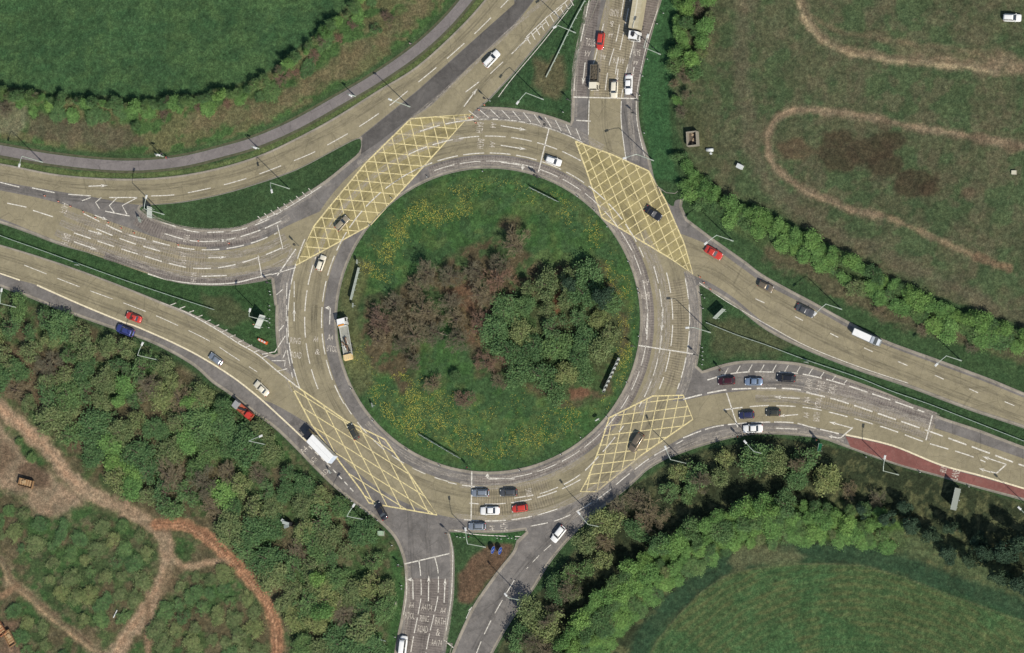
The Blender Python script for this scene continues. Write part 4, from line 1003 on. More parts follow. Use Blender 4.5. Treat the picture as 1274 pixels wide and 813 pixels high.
# ------------------------------------------------------------------ vehicles
GLASS = plain('dark_glass', (0.02, 0.024, 0.03), 0.08, 0.0, 0.05, coat=1.0)
TYRE = plain('tyre_rubber', (0.02, 0.02, 0.02), 0.85)
RIM = plain('wheel_alloy', (0.5, 0.5, 0.5), 0.35, 0.8)
LAMPW = plain('headlight_glass', (0.75, 0.75, 0.72), 0.15)
LAMPR = plain('tail_light_red', (0.45, 0.02, 0.02), 0.25)
BLACKP = plain('black_plastic', (0.025, 0.025, 0.028), 0.6)
PLATE = plain('plate', (0.7, 0.6, 0.12), 0.5)
def paintcol(name, c, metal=0.0): return plain('car_paint_' + name, c, 0.32, metal, 0.06, 1.5, coat=0.7)
PAINTS = {'white': paintcol('white', (0.80, 0.79, 0.76)), 'cream': paintcol('cream', (0.72, 0.66, 0.52)), 'red': paintcol('red', (0.50, 0.045, 0.03)), 'blue': paintcol('blue', (0.055, 0.07, 0.24), .3),
          'black': paintcol('black', (0.018, 0.018, 0.022)), 'silver': paintcol('silver', (0.42, 0.45, 0.48), .6), 'bluesilver': paintcol('blue_silver', (0.30, 0.38, 0.50), .5), 'grey': paintcol('grey', (0.13, 0.13, 0.13), .5),
          'bronze': paintcol('bronze', (0.24, 0.19, 0.13), .5), 'maroon': paintcol('maroon', (0.05, 0.012, 0.016)), 'darkblue': paintcol('dark_blue', (0.04, 0.045, 0.11), .3), 'tan': paintcol('tan', (0.38, 0.32, 0.22), .3), 'greygreen': paintcol('dull_green', (0.07, 0.07, 0.055), .4)}
def loft(sections, close_ends=True):
    """sections: lists of (x, y, z) rings of equal length"""
    V = [p for s in sections for p in s]; n = len(sections[0]); F = []
    for i in range(len(sections) - 1):
        for k in range(n): F.append((i * n + k, i * n + (k + 1) % n, (i + 1) * n + (k + 1) % n, (i + 1) * n + k))
    if close_ends: F.append(tuple(range(n - 1, -1, -1))); F.append(tuple((len(sections) - 1) * n + k for k in range(n)))
    return V, F
STY = {  # length, width, height, bonnet length share, rear deck share
    'hatch': (4.1, 1.76, 1.48, .27, .03), 'saloon': (4.6, 1.80, 1.44, .28, .19), 'estate': (4.65, 1.80, 1.50, .27, .02), 'suv': (4.6, 1.88, 1.72, .25, .02), 'van': (5.0, 1.95, 1.95, .16, .0), 'coupe': (4.4, 1.80, 1.32, .33, .17)}
def car(px, py, dx, dy, colour, style, label, group=None, name='car', size=1.0):
    """dx, dy: direction of travel on the plan"""
    L, W, Hh, bf, rf = STY[style]; L *= size; W *= size
    t = thing(name, label, 'car' if name == 'car' else name.replace('_', ' '), P(px, py, 0.045), head(px, py, dx, dy), group)
    pm = PAINTS[colour]
    belt = 0.92 if style != 'suv' else 1.05
    if style == 'van': belt = 1.1
    # body: plan with rounded corners
    xs = [-.5, -.488, -.455, -.38, -.2, 0, .2, .36, .44, .485, .5]; wd = [.70, .84, .95, 1, 1, 1, 1, .985, .93, .80, .62]
    secs = []
    for x, k in zip(xs, wd):
        X = x * L; hw = W / 2 * k
        top = belt - (0.13 if x > .5 - bf and x < .47 else 0.0) * ((x - (.5 - bf)) / bf + .35) - (0.25 if abs(x) > .48 else 0.06 if abs(x) > .45 else 0)
        zb = .34 if abs(x) > .47 else .22
        secs.append([(X, -hw * .9, zb), (X, -hw, zb + .22), (X, -hw * .985, top - .08), (X, -hw * .86, top), (X, -hw * .4, top + .035), (X, hw * .4, top + .035), (X, hw * .86, top), (X, hw * .985, top - .08), (X, hw, zb + .22), (X, hw * .9, zb)])
    V, F = loft(secs); body = meshobj('body', V, F, pm, t, True)
    # cabin glass
    f0 = .5 - bf; r0 = -.5 + rf; rake_f = .13 if style != 'van' else .07; rake_r = .10 if rf > .1 else .05
    def cab(x, k, z): X = x * L; hw = W / 2 * k; return [(X, -hw, z), (X, hw, z)]
    zr = Hh - .05
    zb_ = belt - .03
    G = [(f0 * L, -W * .42, zb_), (f0 * L, W * .42, zb_), ((r0 + .01) * L, W * .41, zb_), ((r0 + .01) * L, -W * .41, zb_),
         ((f0 - rake_f) * L, -W * .345, zr), ((f0 - rake_f) * L, W * .345, zr), ((r0 + rake_r) * L, W * .335, zr), ((r0 + rake_r) * L, -W * .335, zr)]
    meshobj('windows', G, [(0, 3, 2, 1), (4, 5, 6, 7), (0, 1, 5, 4), (1, 2, 6, 5), (2, 3, 7, 6), (3, 0, 4, 7)], GLASS, t)
    xa, xb = (f0 - rake_f - .005) * L, (r0 + rake_r + .005) * L; n = 6; secs = []
    for k in range(n + 1):
        X = xa + (xb - xa) * k / n; hw = W * (.335 if k in (0, n) else .35); z0 = zr + .004; b = .05 * math.sin(math.pi * (k + .6) / (n + 1.2))
        secs.append([(X, -hw, z0), (X, -hw * .8, z0 + b), (X, 0, z0 + b * 1.2), (X, hw * .8, z0 + b), (X, hw, z0), (X, 0, z0 - .01)])
    V, F = loft(secs); meshobj('roof', V, F, pm, t, True)
    pl = MB()
    for s in (-1, 1):                              # pillars in body colour
        for xq, xt in ((f0, f0 - rake_f), (r0 + .01, r0 + rake_r), ((f0 + r0) / 2 - .02, (f0 + r0) / 2 - .02)):
            pl.tube((xq * L, s * W * .418, zb_), (xt * L, s * W * .343, zr + .01), .035, .03, 5)
    pl.build('pillars', pm, t)
    for sx in (.31, -.30):
        for s in (-1, 1):
            m = MB(); c = Vector((sx * L, s * (W / 2 - .12), .32)); m.tube(c - Vector((0, .11, 0)), c + Vector((0, .11, 0)), .32, n=14)
            wh = m.build('wheel', TYRE, t); m = MB(); m.tube(c + Vector((0, s * .09, 0)), c + Vector((0, s * .125, 0)), .2, n=10); m.build('rim', RIM, wh)
    for s in (-1, 1):
        m = MB(); m.box((.468 * L, s * W * .37, .66), (.16, .3, .14)); m.build('headlight', LAMPW, t)
        m = MB(); m.box((-.478 * L, s * W * .38, .78), (.12, .26, .2)); m.build('tail_light', LAMPR, t)
        m = MB(); m.box(((f0 - .03) * L, s * (W / 2 + .07), zb_ + .05), (.16, .2, .14), taper=.8); m.build('wing_mirror', pm, t)
    m = MB(); m.box((.497 * L, 0, .42), (.08, W * .7, .16)); m.box((-.497 * L, 0, .42), (.08, W * .74, .18)); m.build('bumper', BLACKP, t)
    if style in ('estate', 'suv'):
        m = MB()
        for s in (-1, 1): m.tube((xa - .2, s * W * .3, zr + .1), (xb + .3, s * W * .3, zr + .1), .025, n=5)
        m.build('roof_rails', BLACKP, t)
    return t
def wheels(t, pairs, w_, r_=.5):
    for x in pairs:
        for s in (-1, 1):
            m = MB(); c = Vector((x, s * (w_ / 2 - .16), r_)); m.tube(c - Vector((0, .15, 0)), c + Vector((0, .15, 0)), r_, n=14)
            wh = m.build('wheel', TYRE, t); m = MB(); m.tube(c + Vector((0, s * .12, 0)), c + Vector((0, s * .165, 0)), r_ * .5, n=10); m.build('rim', RIM, wh)
def truckcab(t, x0, x1, w_, h_, m_, sleeper=False):
    """x0 rear, x1 front"""
    L = x1 - x0; V = [(x0, -w_ / 2, .55), (x0, w_ / 2, .55), (x1, w_ / 2 * .96, .45), (x1, -w_ / 2 * .96, .45),
                      (x0, -w_ / 2, h_ * .62), (x0, w_ / 2, h_ * .62), (x1, w_ / 2 * .96, h_ * .6), (x1, -w_ / 2 * .96, h_ * .6),
                      (x0, -w_ * .46, h_), (x0, w_ * .46, h_), (x1 - .35, w_ * .44, h_), (x1 - .35, -w_ * .44, h_)]
    meshobj('cab', V, [(0, 1, 2, 3), (0, 4, 5, 1), (1, 5, 6, 2), (2, 6, 7, 3), (3, 7, 4, 0), (4, 8, 9, 5), (5, 9, 10, 6), (6, 10, 11, 7), (7, 11, 8, 4), (8, 11, 10, 9)], m_, t)
    m = MB(); a = math.atan2(.35, h_ * .4); m.box((x1 - .155, 0, h_ * .78), (.05, w_ * .82, h_ * .3), tilt=(-a, 'Y')); m.build('windscreen', GLASS, t)
    for s in (-1, 1):
        m = MB(); m.box((x0 + L * .6, s * w_ * .487, h_ * .76), (L * .45, .06, h_ * .22), tilt=(s * .09, 'X')); m.build('side_window', GLASS, t)
        m = MB(); m.box((x1 + .0, s * w_ * .36, .85), (.1, .34, .2)); m.build('headlight', LAMPW, t)
        m = MB(); m.box((x1 - .1, s * (w_ / 2 + .17), h_ * .75), (.12, .28, .5)); m.build('wing_mirror', BLACKP, t)
def frame(t, x0, x1, w_=1.0): m = MB(); m.box(((x0 + x1) / 2, 0, .78), (x1 - x0, w_, .3)); m.build('chassis', BLACKP, t)

def dirv(*p): return p
QN = 'vehicles queueing at the north arm'; QE = 'cars queueing on the eastern approach'; QR = 'cars queueing on the south side of the roundabout'; BP = 'cars leaving along the bypass'; BR = 'cars leaving along the western road'; RC = 'cars circulating on the roundabout'
car(613, 74, 1, -1.05, 'white', 'estate', 'white estate car heading north-east beside the dark median', name='car', size=1.08)
car(748.5, 52, -.12, 1, 'red', 'hatch', 'red hatchback queueing ahead of the tipper truck on the north arm', QN, size=1.05)
car(765.5, 112, -.05, 1, 'cream', 'hatch', 'cream hatchback waiting at the north stop line between truck and white saloon', QN, size=1.05)
car(783.5, 106, -.03, 1, 'white', 'saloon', 'white saloon with dark windows first at the north stop line', QN, size=1.08)
car(690, 201, 1, .35, 'white', 'hatch', 'white car alone on the north side of the roundabout', RC, size=1.05)
car(814, 266, 1, .72, 'black', 'coupe', 'black car crossing the north-east yellow box junction', RC, size=1.1)
car(889, 315, 1, .6, 'red', 'saloon', 'orange-red saloon just leaving onto the bypass', BP, size=1.08)
car(954, 357, 1, .5, 'bronze', 'hatch', 'bronze hatchback second in line along the bypass', BP)
car(1003, 387, 1, .5, 'grey', 'saloon', 'dark grey saloon on the bypass under a street lamp', BP, size=1.1)
car(905, 474.5, -1, .05, 'maroon', 'hatch', 'dark maroon hatchback at the front of the eastern queue', QE, size=1.05)
car(939, 475.5, -1, 0, 'bluesilver', 'saloon', 'silver-blue saloon between two dark cars in the eastern queue', QE)
car(979, 471, -1, -.06, 'black', 'estate', 'black estate car last in the upper eastern lane', QE, size=1.02)
car(930, 517, -1, .06, 'darkblue', 'hatch', 'dark blue hatchback in the middle eastern lane', QE, size=.95)
car(963, 514, -1, 0, 'greygreen', 'hatch', 'dull dark green hatchback behind the blue one in the eastern queue', QE, size=.9)
car(938, 534, -1, .04, 'white', 'saloon', 'white saloon in the lowest lane of the eastern approach', QE, size=1.1)
car(793, 551, -.62, 1, 'bronze', 'suv', 'bronze estate car on the south-east yellow box junction', RC, size=1.1)
car(599, 614, -1, 0, 'silver', 'estate', 'silver estate car at the front of the inner southern queue', QR)
car(634, 613.5, -1, .04, 'grey', 'estate', 'dark grey estate car behind the silver one', QR, size=.98)
car(611, 636, -1, .02, 'white', 'saloon', 'white saloon at the front of the middle southern lane', QR, size=1.12)
car(648, 633, -1, .12, 'red', 'hatch', 'red hatchback behind the white saloon in the southern queue', QR)
car(595, 655.5, -1, 0, 'silver', 'estate', 'pale blue-silver estate car in the outer southern lane', QR, size=1.0)
car(475.5, 636.5, -.55, -1, 'black', 'saloon', 'black saloon entering from the south arm by the wood', size=1.02)
car(441, 538, -.55, -1, 'greygreen', 'hatch', 'dark olive hatchback on the south-west yellow box junction', RC)
car(327, 484, -1, -.95, 'cream', 'saloon', 'cream saloon heading west with a pale roof', BR, size=1.02)
car(270, 447.5, -1, -.75, 'silver', 'hatch', 'silver hatchback heading west ahead of the cream saloon', BR, size=1.02)
car(168, 395.5, -1, -.4, 'red', 'saloon', 'red saloon heading west on the buff lane', BR, size=1.0)
car(157.5, 412, -1, -.4, 'blue', 'suv', 'dark blue estate car on the hard shoulder beside the wood', BR, size=1.12)
car(696, 665, -.8, 1, 'white', 'hatch', 'white hatchback leaving down the slip road', size=1.12)
car(503, 804, .12, -1, 'white', 'van', 'white van coming up the south arm', name='van')
car(427, 278.5, .9, -1, 'tan', 'hatch', 'tan hatchback on the north-west yellow box junction', RC, size=1.05)
car(401, 328, .35, -1, 'cream', 'hatch', 'cream hatchback on the west side of the roundabout', RC, size=.98)
car(1260.5, 23, 1, .03, 'white', 'suv', 'white four-by-four parked alone on the grass field', size=.98)

# articulated lorry, north arm
t = thing('articulated_lorry', 'articulated lorry with white cab and pale trailer queueing on the north arm', 'lorry', P(797, 22, .045), head(797, 22, -.16, 1), QN)
truckcab(t, 3.9, 6.2, 2.45, 3.3, PAINTS['white']); frame(t, -8, 5.8); wheels(t, (5.2, 2.6, -5.2, -6.4, -7.5), 2.5)
m = MB(); m.box((4.6, 0, 3.42), (1.0, .9, .2)); m.build('air_deflector', BLACKP, t); m = MB(); m.tube((5.1, 0, 3.3), (5.1, 0, 3.36), .28, n=12); m.build('roof_hatch', BLACKP, t)
m = MB(); m.box((-2.4, 0, 2.4), (11.4, 2.5, 2.9)); m.build('trailer', plain('trailer_skin', lin((176, 166, 138)) / KG, .6, var=.2, scale=.6), t)
m = MB(); m.box((-2.4, 0, 3.87), (11.3, .35, .03)); 
for k in range(10): m.box((-7.6 + k * 1.15, 0, 3.862), (.06, 2.42, .03))
m.build('roof_seams', plain('trailer_seam', lin((196, 190, 170)) / KG, .6), t)
# tipper truck
t = thing('tipper_truck', 'cream-cabbed tipper truck with dark load behind the north stop line', 'truck', P(742, 98, .045), head(742, 98, -.04, 1), QN)
truckcab(t, 1.2, 3.1, 2.1, 2.3, PAINTS['cream']); frame(t, -3.3, 2.6); wheels(t, (2.2, -1.9), 2.1, .42)
m = MB()
for c, d in (((-1.2, 0, 1.05), (4.2, 2.1, .12)), ((-1.2, 1.02, 1.45), (4.2, .06, .8)), ((-1.2, -1.02, 1.45), (4.2, .06, .8)), ((-3.27, 0, 1.45), (.06, 2.1, .8)), ((.87, 0, 1.6), (.06, 2.1, 1.1))): m.box(c, d)
m.build('tipping_body', plain('tipper_grey', lin((96, 92, 84)) / KG, .7), t)
bm = bmesh.new(); bmesh.ops.create_grid(bm, x_segments=18, y_segments=10, size=1)
for v in bm.verts: v.co = Vector((v.co.x * 2.0 - 1.2, v.co.y * .98, 1.35 + .35 * noise.noise(Vector((v.co.x * 4, v.co.y * 3, 2))) + .25 * (1 - v.co.y ** 2)))
bmobj('load', bm, plain('rubble_load', lin((92, 84, 70)) / KG, .95, var=.5, scale=4), t)
# box lorry
t = thing('box_lorry', 'white box lorry with black cab heading west past the yellow box', 'lorry', P(402.5, 557, .045), head(402, 557, -1, -1.02))
truckcab(t, 3.4, 5.4, 2.35, 3.0, PAINTS['black']); frame(t, -4.8, 4.8); wheels(t, (4.3, -3.0), 2.35)
m = MB(); m.box((-.9, 0, 2.35), (8.0, 2.5, 2.7)); m.build('box_body', PAINTS['white'], t); m = MB(); m.box((-4.93, 0, 2.3), (.05, 2.3, 2.4)); m.build('rear_door', plain('shutter_blue_grey', lin((190, 200, 214)) / KG, .5), t)
m = MB(); m.box((-.9, 0, 3.712), (7.9, .06, .02)); m.build('roof_rib', plain('rib_grey', (.55, .55, .55), .5), t)
# long van on the bypass
t = thing('delivery_van', 'long silver-white delivery van on the bypass, furthest right', 'van', P(1081, 420.5, .045), head(1081, 420, 1, .45), BP)
secs = []
for x, zt, k in ((-3.6, 2.3, .9), (-3.55, 2.5, .97), (1.7, 2.55, 1), (2.3, 2.35, .99), (2.9, 1.45, .96), (3.5, 1.2, .86), (3.65, .8, .74)):
    hw = 1.0 * k; secs.append([(x, -hw * .95, .3), (x, -hw, .8), (x, -hw * .98, zt - .25), (x, -hw * .85, zt), (x, hw * .85, zt), (x, hw * .98, zt - .25), (x, hw, .8), (x, hw * .95, .3)])
V, F = loft(secs); meshobj('body', V, F, PAINTS['silver'], t); m = MB(); m.box((2.62, 0, 1.98), (.05, 1.66, .95), tilt=(-.66, 'Y')); m.build('windscreen', GLASS, t)
m = MB(); m.box((-1.0, 0, 2.56), (4.8, 1.6, .05)); m.build('roof_panel', PAINTS['white'], t)
for s in (-1, 1):
    m = MB(); m.box((1.8, s * .99, 1.75), (.9, .05, .55)); m.build('side_window', GLASS, t); m = MB(); m.box((3.5, s * .68, .85), (.2, .28, .2)); m.build('headlight', LAMPW, t); m = MB(); m.box((-3.6, s * .8, 1.0), (.08, .16, .5)); m.build('tail_light', LAMPR, t)
    m = MB(); m.box((2.35, s * 1.12, 1.55), (.14, .22, .3)); m.build('wing_mirror', BLACKP, t)
wheels(t, (2.5, -2.2), 2.0, .36)
# maintenance lorry parked on the island verge
t = thing('maintenance_lorry', 'white-cabbed maintenance lorry with loaded flatbed parked on the island verge', 'lorry', P(432, 419, .045), head(432, 419, -.16, -1))
truckcab(t, 2.8, 4.7, 2.3, 2.7, PAINTS['white']); frame(t, -5, 4.4); wheels(t, (3.8, -2.4, -3.5), 2.3, .45)
m = MB(); m.box((-1.3, 0, 1.12), (7.6, 2.3, .12)); m.build('flatbed', plain('flatbed_boards', lin((150, 150, 140)) / KG, .8, var=.3), t)
m = MB()
for s in (-1, 1): m.box((-1.3, s * 1.14, 1.35), (7.6, .05, .35))
m.box((2.5, 0, 1.7), (.08, 2.3, 1.1))
for k in range(4): m.tube((-4.9 + k * 2.4, 1.14, 1.2), (-4.9 + k * 2.4, 1.14, 2.0), .04, n=5); m.tube((-4.9 + k * 2.4, -1.14, 1.2), (-4.9 + k * 2.4, -1.14, 2.0), .04, n=5)
m.build('side_rails', plain('rail_white', (.62, .62, .58), .5), t)
m = MB(); m.box((2.65, 0, 2.8), (.35, 1.6, .16)); m.build('beacon_bar', plain('amber_lens', (.7, .28, .03), .3), t)
m = MB(); m.box((-5.5, 0, 1.4), (1.3, 2.2, 1.1), tilt=(.12, 'Y')); m.build('crash_cushion', plain('cushion_cream', lin((226, 196, 140)) / KG, .7), t)
m = MB()
for k in range(4): m.box((-5.5 + .01, -.8 + .55 * k, 1.965), (1.2, .2, .02), tilt=(.12, 'Y'))
m.build('warning_stripes', plain('stripe_cream', (.62, .5, .3), .6), t)
r = random.Random(4)
for k in range(9):
    m = MB(); x = -4.0 + r.uniform(0, 3.2); a = r.uniform(0, 3)
    if k % 3 == 0: m.box((x, r.uniform(-.6, .6), 1.5), (r.uniform(.8, 1.6), r.uniform(.3, .6), .6), a)
    elif k % 3 == 1: m.tube((x - .8, r.uniform(-.8, .8), 1.4), (x + .8, r.uniform(-.8, .8), 1.8), .1)
    else: m.box((x, r.uniform(-.7, .7), 1.6), (.25, 1.5, .8), a)
    o_ = m.build('stowed_equipment', (BLACKP, plain('kit_white', (.6, .6, .56), .6), plain('kit_brown', (.2, .12, .07), .7))[k % 3], t)
# red service truck half under the trees
t = thing('service_truck', 'red flatbed service truck half hidden under roadside trees', 'truck', P(305, 511, .045), head(305, 511, -1, -.85))
truckcab(t, 1.6, 3.3, 2.0, 2.2, plain('cab_grey', (.3, .3, .3), .5)); frame(t, -3.2, 2.8); wheels(t, (2.4, -2.0), 2.0, .42)
m = MB(); m.box((-.9, 0, 1.05), (4.8, 2.0, .12)); m.box((-.9, .97, 1.3), (4.8, .06, .4)); m.box((-.9, -.97, 1.3), (4.8, .06, .4)); m.box((-3.25, 0, 1.3), (.06, 2.0, .4)); m.build('flatbed', plain('rust_red', (.42, .1, .05), .7, var=.3), t)
m = MB(); m.box((-2.2, 0, 1.5), (1.5, 1.6, .8)); m.build('equipment_box', PAINTS['red'], t); m = MB(); m.box((.6, .1, 1.35), (1.4, .5, .45), .4); m.box((-.5, -.4, 1.3), (.9, .4, .4), .9); m.build('stowed_equipment', BLACKP, t)
# ------------------------------------------------------------------ street furniture
GALV = plain('galvanised_steel', lin((176, 186, 176)) / KG, 0.5, 0.2, 0.15)
SIGNW = plain('sign_white', (.55, .57, .55), .5); SIGNB = plain('sign_blue', (.02, .07, .34), .4); SIGNG = plain('sign_back_grey', lin((150, 156, 150)) / KG, .6)
SIGNGREEN = plain('sign_green', (.01, .12, .06), .45); ORANGE = plain('cone_orange', (.62, .12, .03), .6); LANTERN = plain('lantern_white', (.62, .62, .60), .4)
CABM = plain('cabinet_paint', lin((190, 186, 164)) / KG, .7)
def lamp(bx, by, lx, ly, label, h=11.5, group='tall street lamps'):
    b = P(bx, by); t = thing('street_lamp', label, 'street lamp', b, 0, group)
    e = P(lx, ly, h + .4) - b; v = Vector((e.x, e.y, 0)); 
    if v.length > 3.6: v *= 3.6 / v.length
    m = MB(); m.tube((0, 0, 0), (0, 0, 1.4), .17, .17, 10); m.tube((0, 0, 1.4), (0, 0, h), .12, .085, 10); m.build('pole', GALV, t)
    m = MB(); m.tube((0, 0, h - .05), tuple(v * .35 + Vector((0, 0, h + .32))), .07, .06, 8); m.tube(tuple(v * .35 + Vector((0, 0, h + .32))), tuple(v * .9 + Vector((0, 0, h + .42))), .06, .06, 8); m.build('arm', GALV, t)
    m = MB(); a = math.atan2(v.y, v.x); m.box(tuple(v + Vector((0, 0, h + .46))), (1.05, .52, .2), a, taper=.75); m.build('lamp_head', LANTERN, t)
    m = MB(); m.box(tuple(v + Vector((0, 0, h + .35))), (.7, .34, .04), a); m.build('lamp_lens', LAMPW, t)
    return t
for q in ((53, 202, 24, 206, 'grey street lamp between footpath and carriageway, furthest left at top'), (510, 133, 485, 124, 'grey street lamp standing on the dark median strip'),
          (676, 124, 644, 128, 'grey street lamp on the north grass triangle beside hatched road edge'), (716, 41, 690, 34, 'grey street lamp beside the long steel barrier in the north triangle'),
          (822, 68, 806, 45, 'grey street lamp right of the articulated lorry'), (813, 200, 777, 197, 'grey street lamp at the foot of the north arm by the yellow box'),
          (204, 267, 182, 245, 'grey street lamp beside the white sign at the pointed grass tip'), (360, 235, 338, 238, 'grey street lamp on the long grass island in the north-west'),
          (334, 400, 311, 386, 'grey street lamp behind the direction sign on the west triangle'), (912, 300, 878, 303, 'grey street lamp above the orange-red saloon on the bypass'),
          (1047, 385, 1014, 391, 'grey street lamp over the dark grey saloon on the bypass'), (1196, 449, 1165, 454, 'grey street lamp on the bypass verge, furthest right'),
          (1118, 591, 1101, 569, 'grey street lamp beside the red bus lane'), (855, 577, 828, 557, 'grey street lamp at the wood edge near the bronze estate car'),
          (753, 657, 720, 638, 'grey street lamp over the slip road by the dark trees'), (604, 681, 579, 657, 'grey street lamp on the south triangle beside the blue signs'),
          (455, 647, 440, 629, 'grey street lamp in the wood edge near the black saloon'), (334, 554, 332, 540, 'grey street lamp in the wood left of the box lorry'),
          (196, 448, 177, 428, 'grey street lamp in the wood beside the dark blue estate car'), (26, 384, 2, 361, 'grey street lamp at the far left edge above the wood'),
          (655, 748, 629, 740, 'grey street lamp on the right side of the lower slip road'), (958, 567, 927, 550, 'grey street lamp in the trees below the white saloon'),
          (884, 414, 855, 408, 'grey street lamp on the grass east of the roundabout'), (1300, 650, 1268, 632, 'grey street lamp at the right edge beyond the bus lane')):
    lamp(*q)
def footpath_lamp(bx, by, lx, ly, label): return lamp(bx, by, lx, ly, label, 5.0, 'short footpath lamps')
for q in ((442, 120, 436, 119, 'short white lamp beside the curving footpath, upper one'), (322, 185, 317, 184, 'short white lamp beside the curving footpath, lower one'), (203, 195, 197, 193, 'short white lamp beside the footpath where people walk')): footpath_lamp(*q)

def barrier(pl, label, cat='crash barrier', h=.72, mat_=None, group=None):
    m = MB(); W = PP(pl); t = thing('crash_barrier', label, cat, W[0], 0, group)
    o = W[0]
    for a, b in zip(W, W[1:]):
        for z in (h - .09, h + .09): m.box(tuple((a + b) / 2 - o + Vector((0, 0, z))), ((b - a).length + .02, .10, .13), math.atan2(b.y - a.y, b.x - a.x))
        m.box(tuple((a + b) / 2 - o + Vector((0, 0, h))), ((b - a).length + .02, .05, .1), math.atan2(b.y - a.y, b.x - a.x))
    m.build('rail', GALV, t)
    L = length(pl); s = 0; m = MB()
    while s < L:
        c = cut(pl, s, s + .2)
        if c: p = P(*c[0]) - o; m.box((p.x, p.y, (h + .1) / 2), (.12, .16, h + .1))
        s += 12
    m.build('posts', GALV, t); t.children[-1]['kind'] = 'stuff'
    return t
barrier(sm([(-20, 282), (0, 293), (50, 311), (100, 329), (150, 347), (200, 364), (240, 377), (268, 386)]), 'long steel crash barrier on the grass between the two west roads')
barrier(sm([(880, 402), (917, 417), (955, 430), (1000, 447), (1068, 470), (1110, 487), (1156, 503), (1200, 520), (1274, 549), (1330, 571)]), 'long steel crash barrier on the grass between the two east roads')
barrier([(729, 2), (716, 26), (706, 46), (694, 71), (681, 97)], 'short steel crash barrier in the north grass triangle', h=.9)

def board(name, label, cat, a, b, zb, zt, face, back=None, words=None, group=None, posts=2, side=1):
    """a flat sign standing between plan points a and b"""
    A, B = P(*a), P(*b); c = (A + B) / 2; L = (B - A).length; rz = math.atan2(B.y - A.y, B.x - A.x)
    t = thing(name, label, cat, c, rz, group)
    m = MB(); m.box((0, 0, (zb + zt) / 2), (L, .06, zt - zb)); m.build('panel', back or SIGNG, t)
    m = MB(); m.box((0, side * .042, (zb + zt) / 2), (L - .1, .02, zt - zb - .1)); m.build('sign_face', face, t)
    for k in range(posts):
        x = -L * .36 + L * .72 * k / max(1, posts - 1) if posts > 1 else 0
        m = MB(); m.tube((x, -side * .1, 0), (x, -side * .1, zt - .05), .06, n=8); m.build('post', GALV, t)
    m = MB()
    for z in (zb + .25, zt - .25): m.box((0, -side * .055, z), (L * .96, .05, .07))
    m.build('brace', GALV, t)
    return t, L, rz
t, L, rz = board('direction_sign', 'white-edged direction sign at the pointed tip of the north-west grass island', 'road sign', (192, 259), (192, 273), 1.4, 4.2, SIGNGREEN, SIGNW, side=-1)
m = MB(); m.box((0, -.06, 2.8), (.12, .012, 1.9)); m.box((0, -.06, 3.1), (1.6, .012, .12)); m.tube((0, -.065, 2.6), (0, -.052, 2.6), .45, n=16); m.build('route_symbol', SIGNW, t)
t, L, rz = board('direction_sign', 'large white direction sign on the west triangle casting a black shadow', 'road sign', (333, 394), (326, 410), 1.2, 4.6, SIGNW, SIGNW, side=-1)
m = MB(); m.box((0, -.062, 2.6), (.12, .012, 1.8)); m.box((0, -.062, 3.0), (1.7, .012, .12)); m.tube((0, -.07, 2.7), (0, -.056, 2.7), .42, n=16); m.build('route_symbol', BLACKP, t)
t, L, rz = board('direction_sign', 'white direction sign on the east grass island near the bypass', 'road sign', (905, 386), (893, 398), 1.2, 3.6, SIGNW, SIGNG, side=-1)
board('direction_sign', 'very large grey-backed direction sign below the bus lane', 'road sign', (1197, 609), (1191, 636), .9, 5.2, SIGNG, SIGNG, posts=3, side=1)
board('direction_sign', 'narrow green-edged sign at the start of the bus lane', 'road sign', (1025, 553), (1023, 563), 1.2, 3.6, SIGNGREEN, SIGNG, side=1)
board('direction_sign', 'pale sign panel beside the grass tip near the hatched road markings', 'road sign', (176, 271), (178, 278), 1.0, 2.4, SIGNW, SIGNG, posts=1, side=-1)
def chevrons(a, b, label, side, n=7, h=1.3):
    t, L, rz = board('chevron_board', label, 'chevron sign', a, b, .55, .55 + h, BLACKP, SIGNG, posts=5, side=side, group='chevron boards round the island')
    w_ = L / n
    for k in range(n):
        x = -L / 2 + w_ * (k + .5); s = .28 * w_; y = side * .056; zc = .55 + h / 2; d = -1 if side > 0 else 1
        V = [(x - s * d, y, zc - h * .42), (x + s * .5 * d, y, zc - h * .42), (x + s * 1.6 * d, y, zc), (x + s * .5 * d, y, zc + h * .42), (x - s * d, y, zc + h * .42), (x + .1 * d, y, zc)]
        V2 = [(p[0], y + side * .012, p[2]) for p in V]
        meshobj('chevron', V + V2, [(0, 1, 2, 5), (5, 2, 3, 4), (6, 9 - 0, 0, 0)[:0] or (6, 11, 8, 7), (11, 10, 9, 8)] + [(i, (i + 1) % 6, 6 + (i + 1) % 6, 6 + i) for i in range(6)], SIGNW, t)
chevrons((449, 334), (439, 374), 'chevron board on the west rim of the island, its pale back showing', -1, 8)
chevrons((773, 446), (753, 489), 'black and white chevron board on the east rim of the island', 1, 8, 1.5)
chevrons((661, 234), (697, 252), 'dark chevron board on the north rim of the island', 1, 7, 1.1)
chevrons((524, 541), (575, 571), 'dark chevron board on the south rim of the island', 1, 8, 1.0)

